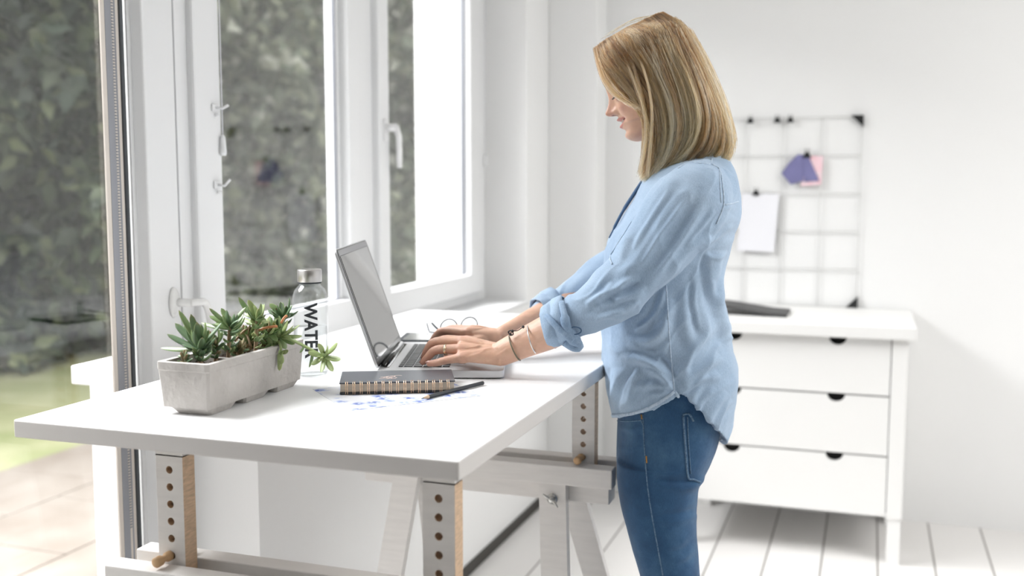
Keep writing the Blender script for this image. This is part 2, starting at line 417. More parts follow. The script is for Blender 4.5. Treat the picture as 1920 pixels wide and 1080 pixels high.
def hedge_pts(u0, u1, back=0.0):
    def f(rng, n_):
        u = rng.uniform(u0, u1, n_); z = rng.uniform(-0.1, 5.0, n_)
        dep = rng.beta(1.3, 1.6, n_)*1.3
        wob = 0.30*np.sin(u*31+z*1.7)+0.22*np.sin(u*63-z*3.1+1)+0.15*np.sin(z*7+u*90)
        nrm = np.array([HB[1]-HA[1], -(HB[0]-HA[0])]); nrm = nrm/np.linalg.norm(nrm)
        xy = HA+(HB-HA)*u[:, None]-nrm*(dep-wob+back)[:, None]
        return np.column_stack([xy, z])
    return f
tag(leaf_cloud('hedge', 52000, hedge_pts(0, .588), (0.13, 0.24), hm, 3), 'tall dense dark green hedge behind the glass door', 'hedge', kind='stuff')
hm2 = [mat('hazed_leaf_dark', (0.19, 0.225, 0.15), 0.5, var=0.3, vscale=1.2), mat('hazed_leaf_mid', (0.32, 0.35, 0.23), 0.5, var=0.3, vscale=1.0), mat('hazed_leaf_pale', (0.55, 0.57, 0.47), 0.45, var=0.25, vscale=0.8)]  # haze of the window glass painted into these hedge leaf colours
tag(leaf_cloud('hedge', 42000, hedge_pts(.53, 1.0, 2.3), (0.13, 0.26), hm2, 5), 'hedge behind the windows, leaves coloured pale for window haze', 'hedge', kind='stuff')
def grass_pts(rng, n_):
    u = rng.uniform(0, 1, n_); v = rng.uniform(0, 1, n_)
    return np.column_stack([-4.2-u*3.6, 1.5+v*6, np.full(n_, -0.125)])
# ================================================================ DESK
ZD = 0.975
DX0, DX1, DY0, DY1 = -1.252, -0.505, 1.245, 2.757
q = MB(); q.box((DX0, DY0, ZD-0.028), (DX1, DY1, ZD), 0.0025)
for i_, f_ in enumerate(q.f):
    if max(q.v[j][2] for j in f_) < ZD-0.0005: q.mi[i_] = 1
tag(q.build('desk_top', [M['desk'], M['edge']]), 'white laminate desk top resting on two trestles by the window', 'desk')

def plate_with_holes(q, x0, x1, z0, z1, y0, y1, holes, r, mi_face=0, mi_side=1):
    """vertical board in the XZ plane with real round holes through its thickness"""
    nseg = 16; zs = sorted(holes)
    cx = (x0+x1)/2
    rows = []; edges = [z0]
    for k, hz in enumerate(zs):
        lo = edges[-1]; hi = (hz+zs[k+1])/2 if k+1 < len(zs) else min(z1, hz+0.02)
        rows.append((lo, hi, hz)); edges.append(hi)
    if edges[-1] < z1-1e-4: rows.append((edges[-1], z1, None))
    for lo, hi, hz in rows:
        if hz is None:
            for yy, fl in ((y0, 1), (y1, -1)):
                f = [(x0, yy, lo), (x1, yy, lo), (x1, yy, hi), (x0, yy, hi)]
                q.add(f, [(0, 1, 2, 3) if fl == 1 else (3, 2, 1, 0)], mi=mi_face)
            continue
        ring = []; outer = []
        for k in range(nseg):
            a = 2*pi*k/nseg
            ring.append((cx+r*cos(a), hz+r*sin(a)))
            dx, dz = cos(a), sin(a)
            tx = ((x1-cx) if dx > 0 else (x0-cx))/dx if abs(dx) > 1e-9 else 1e9
            tz = ((hi-hz) if dz > 0 else (lo-hz))/dz if abs(dz) > 1e-9 else 1e9
            t_ = min(tx, tz); outer.append((cx+dx*t_, hz+dz*t_))
        for yy, fl in ((y0, 1), (y1, -1)):
            vs = [(p[0], yy, p[1]) for p in ring]+[(p[0], yy, p[1]) for p in outer]
            corners = [(x1, hi), (x0, hi), (x0, lo), (x1, lo)]
            k0 = len(vs); vs += [(c[0], yy, c[1]) for c in corners]
            fs = []
            for k in range(nseg):
                k2 = (k+1) % nseg
                fs.append((k, nseg+k, nseg+k2, k2))
            for ci, c in enumerate(corners):      # fill the four corner triangles
                best = None
                for k in range(nseg):
                    k2 = (k+1) % nseg; A, B = outer[k], outer[k2]
                    onA = abs(A[0]-c[0]) < 1e-6 or abs(A[1]-c[1]) < 1e-6
                    onB = abs(B[0]-c[0]) < 1e-6 or abs(B[1]-c[1]) < 1e-6
                    sep = (abs(A[0]-c[0]) < 1e-6) != (abs(B[0]-c[0]) < 1e-6)
                    if onA and onB and sep and (A[0]-cx)*(c[0]-cx) >= -1e-6 and (B[0]-cx)*(c[0]-cx) >= -1e-6 and (A[1]-hz)*(c[1]-hz) >= -1e-6 and (B[1]-hz)*(c[1]-hz) >= -1e-6:
                        fs.append((nseg+k, k0+ci, nseg+k2))
            if fl == -1: fs = [f[::-1] for f in fs]
            q.add(vs, [f[::-1] for f in fs], mi=mi_face)
        vs = [(p[0], y0, p[1]) for p in ring]+[(p[0], y1, p[1]) for p in ring]
        q.add(vs, [(k, (k+1) % nseg, nseg+(k+1) % nseg, nseg+k) for k in range(nseg)], True, mi_side)
    for xx, fl in ((x0, 1), (x1, -1)):
        f = [(xx, y0, z0), (xx, y1, z0), (xx, y1, z1), (xx, y0, z1)]
        q.add(f, [(3, 2, 1, 0) if fl == 1 else (0, 1, 2, 3)], mi=mi_side)
    q.add([(x0, y0, z0), (x1, y0, z0), (x1, y1, z0), (x0, y1, z0)], [(3, 2, 1, 0)], mi=mi_side)

def trestle(yf, label, legs):
    t_ = thing('trestle', label, 'trestle', (-0.80, yf+0.04, 0), 'white trestles carrying the desk')
    xs = (-1.03, -0.571)
    zt = 0.742
    for xc in xs:
        q = MB()
        hs = [ZD-0.028-0.026-0.0278*k for k in range(9)]
        plate_with_holes(q, xc-0.025, xc+0.025, 0.658, ZD-0.028-0.03, yf, yf+0.03, [h_ for h_ in hs if h_ > 0.67 and h_ < ZD-0.065], 0.0062)
        q.box((xc-0.025, yf, ZD-0.060), (xc+0.025, yf+0.03, ZD-0.0285))
        q.build('post', [M['trestle'], M['pine']], t_)
        p_ = MB(); zz = zt+0.012
        p_.lathe([(0.0055, 0), (0.0085, 0.002), (0.0085, 0.012), (0.0055, 0.018), (0.0055, 0.024), (0.008, 0.028), (0.008, 0.036), (0.006, 0.038), (0.006, 0.09)], (xc-0.004, yf-0.036, zz), 16, rot=Matrix.Rotation(-pi/2, 3, 'X'))
        p_.build('peg', M['peg'], t_)
    q = MB(); q.box((-1.127, yf-0.042, zt-0.042), (-0.497, yf-0.004, zt), 0.002); q.build('front_beam', M['trestle'], t_)
    q = MB(); q.box((-1.127, yf+0.034, zt-0.042), (-0.490, yf+0.072, zt), 0.002); q.build('back_beam', [M['trestle']], t_)
    q = MB(); q.box((-1.09, yf-0.012, zt-0.085), (-0.51, yf+0.044, zt-0.0425), 0.002); q.build('cross_rail', M['trestle'], t_)
    for (xa, ya, xb, yb, zb, bolt) in legs:
        q = MB()
        A = Vector((xa, yf+ya, zt-0.0425)); B = Vector((xb, yf+yb, zb)); w2, th = 0.03, 0.011
        vs = []
        for P in (A, B):
            for sx_, sy_ in ((-1, -1), (1, -1), (1, 1), (-1, 1)):
                vs.append((P.x+sx_*w2, P.y+sy_*th, P.z))
        q.add(vs, [(0, 1, 2, 3), (7, 6, 5, 4), (0, 4, 5, 1), (1, 5, 6, 2), (2, 6, 7, 3), (3, 7, 4, 0)])
        lg = q.build('leg', M['trestle'], t_)
        if bolt:
            p_ = MB(); bz = zt-0.075; by = A.y-th-(0.0 if ya < 0 else 0); f_ = (zt-0.0425-bz)/(A.z-B.z)
            bc = (xa+(xb-xa)*f_, A.y+(B.y-A.y)*f_-th, bz)
            p_.lathe([(0.012, 0.0), (0.012, 0.0025)], bc, 20, rot=Matrix.Rotation(pi/2, 3, 'X'))
            p_.lathe([(0.0075, 0.0), (0.0075, 0.009), (0.005, 0.012)], bc, 16, rot=Matrix.Rotation(pi/2, 3, 'X'))
            for sg in (-1, 1):
                p_.tube([(bc[0], bc[1]-0.008, bc[2]), (bc[0]+sg*0.010, bc[1]-0.012, bc[2]-sg*0.007), (bc[0]+sg*0.016, bc[1]-0.016, bc[2]-sg*0.013)], [0.003, 0.003, 0.002], 8)
            p_.build('wing_bolt', M['zinc'], lg)
    return t_
trestle(1.33, 'white wooden trestle with drilled posts under the near end of the desk',
        [(-0.985, -0.025, -1.0, -0.10, 0, True), (-0.64, -0.025, -0.62, -0.10, 0, True), (-0.985, 0.06, -1.0, 0.22, 0, False), (-0.64, 0.06, -0.62, 0.22, 0, False)])
trestle(2.12, 'white wooden trestle with drilled posts under the far end of the desk',
        [(-0.972, -0.025, -1.10, -0.04, 0, False), (-0.63, -0.025, -0.60, -0.06, 0, True), (-0.965, 0.06, -0.95, 0.20, 0, False), (-0.625, 0.06, -0.50, 0.30, 0, False)])

# ================================================================ DRESSER
YF = 3.79
dx0, dx1 = -0.645, 0.135
t_ = thing('chest_of_drawers', 'white chest of three wide drawers with half round finger cut-outs', 'chest of drawers', (-0.25, 4.05, 0))
q = MB(); q.box((dx0-0.025, YF-0.025, 0.806), (dx1+0.025, YD-0.012, 0.850), 0.004); q.build('top', M['dresser'], t_)
for xa in (dx0, dx1-0.052):
    for ya in (YF, YD-0.07):
        q = MB(); q.prism([(xa+0.004, ya+0.004), (xa+0.048, ya+0.004), (xa+0.048, ya+0.048), (xa+0.004, ya+0.048)], 0.0, 0.17)
        q.box((xa, ya, 0.165), (xa+0.052, ya+0.052, 0.806), 0.003); q.build('leg', M['dresser'], t_)
q = MB(); q.box((dx1-0.035, YF+0.05, 0.17), (dx1-0.012, YD-0.07, 0.806)); q.build('side_panel', M['dresser'], t_)
q = MB(); q.box((dx0+0.012, YF+0.05, 0.17), (dx0+0.035, YD-0.07, 0.806)); q.build('side_panel', M['dresser'], t_)
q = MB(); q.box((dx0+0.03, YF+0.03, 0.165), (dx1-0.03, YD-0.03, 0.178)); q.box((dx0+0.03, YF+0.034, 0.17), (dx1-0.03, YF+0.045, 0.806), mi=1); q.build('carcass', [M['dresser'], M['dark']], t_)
fx0, fx1 = dx0+0.055, dx1-0.055
for z0, z1 in ((0.604, 0.802), (0.390, 0.598), (0.172, 0.384)):
    poly = [(fx0, z0), (fx1, z0), (fx1, z1)]
    for hx in (-0.098, -0.459):
        r = 0.030
        poly += [(hx+r*cos(a), z1-0.9*r*sin(a)) for a in np.linspace(0, pi, 15)]
    poly += [(fx0, z1)]
    q = MB(); q.prism(poly, YF+0.006, YF+0.026, axis='y'); q.build('drawer', M['dresser'], t_)

# black cover lying on the dresser
t_ = thing('magazine', 'black covered magazine lying curled open on the chest of drawers', 'magazine', (-0.45, 4.1, 0.85))
prof = [(0.0, 0.0), (0.06, 0.002), (0.14, 0.012), (0.22, 0.022), (0.30, 0.026)]
def mag(off, th, m_, nm):
    q = MB(); vs = []; fs = []
    for i, (u, z) in enumerate(prof):
        for v in (0, 1):
            x = -0.285-u; y = 3.92+v*0.2+u*0.05
            vs += [(x, y, 0.8505+z+off), (x, y, 0.8505+z+off+th)]
    n_ = len(prof)
    for i in range(n_-1):
        a = i*4; c = (i+1)*4
        fs += [(a, c, c+2, a+2), (a+1, a+3, c+3, c+1), (a, a+1, c+1, c), (a+2, c+2, c+3, a+3)]
    fs += [(0, 2, 3, 1), ((n_-1)*4, (n_-1)*4+1, (n_-1)*4+3, (n_-1)*4+2)]
    q.add(vs, fs, False); q.build(nm, m_, t_)
mag(0.0, 0.003, M['black'], 'back_cover'); mag(0.0032, 0.004, mat('dark_page_edges', (0.10, 0.10, 0.10), 0.7), 'pages'); mag(0.0074, 0.003, M['black'], 'front_cover')

# ================================================================ WIRE GRID ON THE WALL
YG = 4.318
t_ = thing('wire_grid_board', 'white wire grid pin board with black corner brackets on the far wall', 'grid board', (-0.35, YG, 0.85))
gx1, gz0, gz1 = -0.045, 0.853, 1.604
cols = [gx1-0.1495*k for k in range(5)]; rows = [gz0+0.1502*k for k in range(6)]
q = MB()
for x in cols: q.cyl((x, YG, gz0-0.001), (x, YG, gz1+0.001), 0.0019, 8)
for z in rows: q.cyl((cols[-1]-0.001, YG-0.004, z), (gx1+0.001, YG-0.004, z), 0.0022, 8)
q.build('wire_mesh', M['wire'], t_)
for x, s1 in ((gx1, -1), (cols[-1], 1)):
    for z, s2 in ((gz0, 1), (gz1, -1)):
        q = MB(); e = 0.004
        q.prism([(x-s1*e, z-s2*e), (x+s1*0.042, z-s2*e), (x-s1*e, z+s2*0.042)], YG-0.008, YD-0.001, axis='y'); q.build('corner_bracket', M['black'], t_)
def clip(x, z, label, s=1.0):
    t2 = thing('binder_clip', label, 'clip', (x, YG-0.01, z), 'small black clips on the wire grid')
    q = MB(); q.prism([(x-0.014*s, z-0.016*s), (x+0.014*s, z-0.016*s), (x+0.006*s, z+0.004*s), (x-0.006*s, z+0.004*s)], YG-0.018, YG-0.006, axis='y'); q.build('clip_body', M['black'], t2)
    q = MB(); q.tube([(x-0.006*s, YG-0.012, z), (x-0.007*s, YG-0.015, z+0.014*s), (x+0.007*s, YG-0.015, z+0.014*s), (x+0.006*s, YG-0.012, z)], 0.0015, 6); q.build('clip_handle', M['black'], t2)
clip(-0.473, 1.600, 'black clip at the left of the grid board top wire, nearest the hair')
clip(-0.368, 1.600, 'black clip on the grid board top wire, left one of a close pair')
clip(-0.317, 1.600, 'black clip on the grid board top wire, right one of a close pair')
clip(-0.250, 1.462, 'black clip holding the lilac and pink cards on the grid board', 1.15)
clip(-0.445, 1.311, 'black clip holding the blank white sheet on the grid board')
q = MB(); q.prism([(-0.500, 1.302), (-0.353, 1.300), (-0.369, 1.066), (-0.515, 1.070)], YG-0.0105, YG-0.009, axis='y')
tag(q.build('paper_sheet', M['paper']), 'blank white sheet clipped to the wire grid board', 'paper')
for i, (poly, m_, lab, yo) in enumerate([([(-0.347, 1.383), (-0.318, 1.425), (-0.285, 1.458), (-0.249, 1.456), (-0.262, 1.352), (-0.309, 1.338)], M['lilac'], 'lilac card clipped left on the wire grid board', 0.0135),
        ([(-0.262, 1.456), (-0.247, 1.457), (-0.200, 1.353), (-0.258, 1.349)], M['lilac'], 'lilac card clipped right on the wire grid board, beside the other lilac card', 0.0155),
        ([(-0.243, 1.452), (-0.188, 1.449), (-0.193, 1.338), (-0.272, 1.332)], M['pink'], 'pink card clipped behind the lilac cards on the wire grid board', 0.0115)]):
    q = MB(); q.prism(poly, YG-yo-0.001, YG-yo, axis='y'); tag(q.build('card', m_), lab, 'card')

# ================================================================ THINGS ON THE DESK
# ---- planter
M['concrete'] = mat('cast_concrete', (0.40, 0.375, 0.35), 0.85, col2=(0.50, 0.475, 0.45), vscale=14, bump=0.25, bscale=90)
n = M['concrete'].node_tree     # darker damp stains
nz = n.nodes.new('ShaderNodeTexNoise'); nz.inputs['Scale'].default_value = 9; nz.inputs['Detail'].default_value = 6
cr = n.nodes.new('ShaderNodeValToRGB'); cr.color_ramp.elements[0].position = 0.60; cr.color_ramp.elements[1].position = 0.76
cr.color_ramp.elements[0].color = (1, 1, 1, 1); cr.color_ramp.elements[1].color = (0.62, 0.61, 0.60, 1)
mx = n.nodes.new('ShaderNodeMix'); mx.data_type = 'RGBA'; mx.blend_type = 'MULTIPLY'; mx.inputs[0].default_value = 1
tcx = [k for k in n.nodes if k.type == 'TEX_COORD'][0]
n.links.new(tcx.outputs['Object'], nz.inputs['Vector']); n.links.new(nz.outputs[0], cr.inputs[0])
old = n.nodes['Principled BSDF'].inputs['Base Color'].links[0].from_socket
n.links.new(old, mx.inputs[6]); n.links.new(cr.outputs[0], mx.inputs[7]); n.links.new(mx.outputs[2], n.nodes['Principled BSDF'].inputs['Base Color'])
M['soil'] = mat('potting_soil', (0.05, 0.03, 0.022), 0.95, var=0.6, vscale=90, bump=1.0, bscale=120)
PX0, PX1, PY0, PY1, PZ0, PZ1 = -1.064, -0.968, 1.352, 1.640, ZD+0.012, ZD+0.085
pl = thing('planter', 'grey concrete trough planter of green succulents on the desk', 'planter', (-1.015, 1.49, ZD))
q = MB(); bm = bmesh.new()
def rect(x0, y0, x1, y1, z, cham=0.004):
    return [bm.verts.new(p) for p in ((x0+cham, y0, z), (x1-cham, y0, z), (x1, y0+cham, z), (x1, y1-cham, z), (x1-cham, y1, z), (x0+cham, y1, z), (x0, y1-cham, z), (x0, y0+cham, z))]
def bridge(a, b_):
    k = len(a)
    for i in range(k): bm.faces.new((a[i], a[(i+1) % k], b_[(i+1) % k], b_[i]))
tp = 0.004
r0 = rect(PX0+tp, PY0+tp, PX1-tp, PY1-tp, PZ0); r1 = rect(PX0, PY0, PX1, PY1, PZ1-0.014); r1b = rect(PX0-0.001, PY0-0.001, PX1+0.001, PY1+0.001, PZ1-0.012)
r2 = rect(PX0-0.001, PY0-0.001, PX1+0.001, PY1+0.001, PZ1); r3 = rect(PX0+0.008, PY0+0.008, PX1-0.008, PY1-0.008, PZ1); r4 = rect(PX0+0.009, PY0+0.009, PX1-0.009, PY1-0.009, PZ1-0.03)
bm.faces.new(r0[::-1]); bridge(r0, r1); bridge(r1, r1b); bridge(r1b, r2); bridge(r2, r3); bridge(r3, r4); bm.faces.new(r4)
q.bm(bm)
L3 = (PY1-PY0)/3                      # three stepped feet underneath
for k in range(3):
    bm = bmesh.new(); y0 = PY0+k*L3+(0.010 if k else 0.008); y1 = PY0+(k+1)*L3-(0.010 if k < 2 else 0.008)
    r0 = rect(PX0+0.022, y0+0.010, PX1-0.012, y1-0.008, ZD+0.0003); r1 = rect(PX0+0.012, y0, PX1-0.005, y1, PZ0+0.001)
    bm.faces.new(r0[::-1]); bridge(r0, r1); bm.faces.new(r1); q.bm(bm)
for yy in (PY0+L3, PY0+2*L3):
    q.box((PX0+0.008, yy-0.004, PZ1-0.03), (PX1-0.008, yy+0.004, PZ1-0.006), 0.0015)
q.build('trough', M['concrete'], pl)
bm = bmesh.new(); bmesh.ops.create_grid(bm, x_segments=24, y_segments=72, size=1)
for v_ in bm.verts:
    x = (PX0+PX1)/2+v_.co.x*0.0385; y = (PY0+PY1)/2+v_.co.y*0.1345
    v_.co = Vector((x, y, PZ1-0.014+0.007*mnoise.noise(Vector((x*70, y*70, 0)))+0.003*mnoise.noise(Vector((x*220, y*220, 3)))))
q = MB(); q.bm(bm, smooth=False); q.build('soil', M['soil'], pl)

def leaf_mat(name, c1, c2):
    return mat(name, c1, 0.42, col2=c2, vscale=26, sss=0.12, spec=0.45)
SM = [leaf_mat('succulent_dark_green', (0.07, 0.13, 0.065), (0.13, 0.21, 0.10)), leaf_mat('succulent_mid_green', (0.12, 0.20, 0.075), (0.22, 0.31, 0.13)),
      leaf_mat('succulent_light_green', (0.27, 0.36, 0.14), (0.38, 0.46, 0.22)), leaf_mat('succulent_olive_red', (0.16, 0.16, 0.07), (0.28, 0.22, 0.12)), mat('succulent_stem', (0.25, 0.17, 0.10), 0.7, var=0.2, vscale=60),
      mat('succulent_orange_stem', (0.55, 0.22, 0.09), 0.6)]
def leaf(q, a, b_, w_, th, mi, droop=0.0, up=(0, 0, 1), n=9, m_=10, blunt=0.6):
    """fleshy leaf from a to b: wide beyond the middle, pointed tip"""
    a = Vector(a); b_ = Vector(b_); d = b_-a; L = d.length; d.normalize()
    u = Vector(up); u = u-d*u.dot(d)
    if u.length < 1e-3: u = Vector((0, 1, 0)); u = u-d*u.dot(d)
    u.normalize(); s_ = d.cross(u)
    vs = []; fs = []
    for i in range(n+1):
        t = i/n
        ww = w_*(0.34+0.66*sin(pi*min(1, t*blunt+0.12)))*(1-t**5)**0.5 if t < 1 else 0.0
        hh = th*(0.45+0.55*sin(pi*min(1, t*0.8+0.15)))*(1-t**4)**0.5 if t < 1 else 0.0
        c = a+d*L*t+u*(sin(pi*t)*-droop*L+ (t*t)*droop*L*0.5)
        for k in range(m_):
            an = 2*pi*k/m_
            vs.append(c+s_*cos(an)*ww/2+u*(sin(an)*hh/2*(0.55 if sin(an) > 0 else 1.0)))
    for i in range(n):
        for k in range(m_):
            k2 = (k+1) % m_; fs.append((i*m_+k, i*m_+k2, (i+1)*m_+k2, (i+1)*m_+k))
    fs.append(tuple(range(m_))[::-1])
    q.add(vs, fs, True, mi)
def succulent(label, Y, cpx, base_px, tips, w_, mis, th=0.006, rnd=3, jit=0.022, extra=8, elen=0.03, stem_r=0.0035):
    rng = random.Random(rnd); q = MB()
    c = Vector(ony(*cpx, Y)); bs = Vector(ony(*base_px, Y)); bs.z = min(bs.z, PZ1-0.014)
    q.tube(smooth_path([bs, bs.lerp(c, 0.5)+Vector((rng.uniform(-.004, .004), rng.uniform(-.004, .004), 0)), c], 8), [stem_r]*8, 8, 4)
    for k, tpx in enumerate(tips):
        dy = rng.uniform(-jit, jit)
        e = Vector(ony(*tpx, Y+dy))
        st = c+(e-c)*0.08+Vector((0, 0, rng.uniform(-0.012, 0.002)))
        leaf(q, st, e, w_*rng.uniform(.85, 1.15), th, rng.choice(mis), rng.uniform(-.05, .10), (rng.uniform(-.5, .5), -0.6, 1))
    for k in range(int(extra*1.8)):                 # leaves further round, facing away or up
        a = rng.uniform(0, 2*pi); el = rng.uniform(0.1, 1.2); L = elen*rng.uniform(.7, 1.15)
        e = c+Vector((cos(a)*cos(el), sin(a)*cos(el), sin(el)))*L
        leaf(q, c+Vector((0, 0, -0.004)), e, w_*rng.uniform(.8, 1.05), th, rng.choice(mis), 0.06)
    for k in range(11):                     # small leaves down the stem
        p = bs.lerp(c, rng.uniform(.25, .8)); a = rng.uniform(0, 2*pi); L = elen*rng.uniform(.4, .65)
        leaf(q, p, p+Vector((cos(a), sin(a), 0.55))*L, w_*.8, th, rng.choice(mis), 0.1)
    o = q.build('succulent', SM, pl); o['label'] = label
    return o
succulent('dark green succulent with thick upright leaves at the near end', 1.405, (375, 650), (378, 690), [(313, 627), (301, 653), (335, 581), (358, 588), (369, 603), (386, 603), (416, 605), (328, 606), (405, 634), (345, 612), (392, 618), (352, 640), (398, 648)], 0.012, [0, 0, 1], 0.007, 3, 0.02, 7, 0.034)
succulent('small dark rosette low in the soil at the near end', 1.385, (345, 668), (348, 685), [(334, 667), (338, 660), (350, 658), (356, 664), (332, 676), (362, 672)], 0.006, [0, 3], 0.005, 5, 0.008, 4, 0.012)
succulent('grey green succulent on a bare brown stem second from the near end', 1.465, (432, 612), (428, 676), [(392, 578), (392, 592), (424, 581), (461, 576), (461, 594), (415, 578), (378, 607), (402, 606), (447, 600), (440, 588), (410, 620), (455, 615)], 0.0105, [0, 1, 1], 0.006, 9, 0.02, 6, 0.03)
succulent('low dark rosette between the taller succulents', 1.485, (446, 655), (446, 680), [(424, 652), (430, 640), (446, 636), (462, 640), (468, 655), (432, 664), (458, 665)], 0.009, [0, 3, 0], 0.006, 10, 0.012, 6, 0.02)
succulent('pale green succulent standing in the middle of the trough', 1.525, (482, 596), (478, 672), [(447, 557), (465, 562), (477, 571), (458, 587), (494, 578), (470, 598), (505, 604), (462, 606), (488, 576), (478, 617), (498, 590), (452, 598)], 0.012, [2, 1, 2], 0.005, 12, 0.022, 6, 0.03)
succulent('mid green succulent behind the pale ones', 1.555, (500, 620), (495, 672), [(470, 655), (505, 600), (520, 640), (482, 640), (515, 612), (474, 622), (490, 606), (508, 650)], 0.013, [1, 2, 1, 3], 0.006, 14, 0.02, 8, 0.032)
succulent('dark green succulent with upright tips at the far end', 1.60, (532, 592), (525, 670), [(544, 557), (548, 572), (505, 569), (502, 581), (517, 577), (551, 588), (528, 566), (515, 596), (540, 604)], 0.011, [0, 1, 0], 0.006, 16, 0.02, 6, 0.03)
# trailing light green shoot reaching over the trough's edge
q = MB(); rng = random.Random(21)
c0 = Vector(ony(526, 630, 1.565)); base = Vector(ony(515, 672, 1.57)); base.z = PZ1-0.015
q.tube(smooth_path([base, base.lerp(c0, .6)+Vector((0, 0, .004)), c0], 8), 0.003, 8, 2)
for tpx in [(523, 592), (551, 610), (553, 646), (504, 616), (563, 609), (567, 631), (500, 645), (540, 600), (512, 604), (536, 655), (545, 634)]:
    e = Vector(ony(*tpx, 1.565+rng.uniform(-.025, .012))); leaf(q, c0+(e-c0)*.06, e, 0.012, 0.005, rng.choice([2, 2, 1]), 0.03, (rng.uniform(-.4, .4), -.5, 1))
cE = Vector(ony(607, 668, 1.545))
q.tube(smooth_path([c0, Vector(ony(553, 640, 1.55)), Vector(ony(580, 654, 1.545)), cE], 14), [0.0028]*10+[0.0024]*4, 8, 2)
for k, tpx in enumerate([(598, 643), (615, 648), (634, 643), (640, 675), (625, 697), (603, 699), (583, 684), (577, 660)]):
    e = Vector(ony(*tpx, 1.545-0.012+rng.uniform(-.012, .012))); leaf(q, cE+(e-cE)*.05, e, 0.0105, 0.005, 2, 0.04, (rng.uniform(-.3, .3), -1, .6))
for k in range(4):
    e = cE+Vector((rng.uniform(-.008, .008), -0.006, rng.uniform(-.008, .008))); leaf(q, cE, e+Vector((0, -.006, 0)), .006, .004, 2)
for tpx, s in [((580, 690), (586, 655)), ((562, 662), (570, 648))]:
    leaf(q, Vector(ony(*s, 1.546)), Vector(ony(*tpx, 1.54)), 0.009, 0.004, 1, 0.05)
o = q.build('succulent', SM, pl); o['label'] = 'light green trailing shoot with a star rosette hanging past the trough edge'
q = MB(); c1 = Vector(ony(517, 660, 1.552)); c1.x = max(c1.x, PX1+0.006)
q.tube(smooth_path([base, Vector((PX1-0.004, 1.56, PZ1+0.007)), Vector((c1.x, 1.553, PZ1-0.002)), c1], 10), 0.0025, 8, 2)
for tpx in [(496, 676), (514, 695), (529, 683), (541, 659), (505, 656), (522, 672), (530, 662), (507, 686)]:
    e = Vector(ony(*tpx, 1.545)); e.x = max(e.x, PX1+0.007); leaf(q, c1+(e-c1)*.05, e, 0.0095, 0.004, rng.choice([1, 2]), 0.04, (.3, -1, .6))
o = q.build('succulent', SM, pl); o['label'] = 'small green shoot hanging down the front of the trough'
succulent('pale pointed succulent filling the middle of the trough', 1.545, (466, 632), (464, 672), [(446, 612), (480, 606), (452, 640), (486, 634), (470, 600), (440, 626), (492, 650), (476, 650)], 0.011, [2, 1, 3], 0.005, 31, 0.02, 7, 0.028)
succulent('green succulent with broad leaves near the far end', 1.585, (518, 622), (512, 670), [(540, 602), (548, 622), (500, 600), (530, 640), (508, 648), (536, 588), (495, 622)], 0.013, [1, 2, 0], 0.006, 33, 0.02, 8, 0.032)
succulent('small dark succulent low behind the near plant', 1.44, (405, 640), (404, 678), [(392, 622), (418, 622), (398, 652), (424, 642), (410, 616), (388, 640)], 0.009, [0, 1, 3], 0.006, 35, 0.015, 6, 0.022)
q = MB()
for a_, b2, m_ in [((480, 622), (520, 612), 5), ((527, 606), (538, 592), 5), ((438, 650), (426, 622), 4), ((470, 650), (462, 626), 4), ((440, 640), (470, 612), 4)]:
    q.tube(smooth_path([ony(*a_, 1.53), ony((a_[0]+b2[0])/2, (a_[1]+b2[1])/2-3, 1.535), ony(*b2, 1.54)], 6), 0.0022, 6, m_)
q.build('bare_stem', SM, pl)['label'] = 'thin brown and orange bare stems'

# ---- water bottle
bt = thing('water_bottle', 'clear glass water bottle with brushed steel cap behind the planter', 'bottle', (-1.045, 1.80, ZD))
BC = Vector((onz(584, 702, ZD)[0], onz(584, 702, ZD)[1], ZD)); bt.location = BC
Rb = 0.0335
q = MB()
pr = [(0.026, 0.0), (Rb-0.002, 0.002), (Rb, 0.006), (Rb, 0.145), (Rb-0.0015, 0.156), (Rb-0.006, 0.166), (Rb-0.013, 0.173), (0.0185, 0.177), (0.0185, 0.184)]
vs = []; fs = []; nn = 48
inner = [(max(0.001, r-0.0022), z+(0.003 if i == 0 else 0)) for i, (r, z) in enumerate(pr)]
def ringmesh(q, prof, c, n=48, flip=False, cap0=False, cap1=False):
    vs = []; fs = []
    for r, z in prof:
        for k in range(n):
            a = 2*pi*k/n; vs.append((c[0]+r*cos(a), c[1]+r*sin(a), c[2]+z))
    for i in range(len(prof)-1):
        for k in range(n):
            k2 = (k+1) % n; f = (i*n+k, i*n+k2, (i+1)*n+k2, (i+1)*n+k); fs.append(f[::-1] if flip else f)
    if cap0: fs.append(tuple(range(n))[::-1])
    if cap1: fs.append(tuple((len(prof)-1)*n+k for k in range(n)))
    q.add(vs, fs, True)
ringmesh(q, pr, BC, cap0=True); ringmesh(q, inner, BC, flip=True)
q.build('glass_body', glass_mat('bottle_glass', 0.045, (0.985, 0.99, 0.99)), bt)
q = MB(); ringmesh(q, [(Rb-0.004, 0.005), (Rb-0.0026, 0.008), (Rb-0.0026, 0.094)], BC, cap0=True, cap1=True)
q.build('water', glass_mat('still_water', 0.03, (0.985, 0.992, 0.995)), bt)
q = MB(); q.lathe([(0.0225, 0.1795), (0.0232, 0.1805), (0.0232, 0.2015), (0.0222, 0.2035), (0.019, 0.2037)], BC, 48)
cap = q.build('cap', mat('brushed_steel', (0.58, 0.56, 0.54), 0.3, metal=1.0, bump=0.1, bscale=200, stretch=(1, 1, 20)), bt)
q = MB(); q.lathe([(0.0215, 0.1765), (0.0225, 0.177), (0.0225, 0.1796), (0.0215, 0.1797)], BC, 40); q.build('cap_seal', M['gasket'], bt)
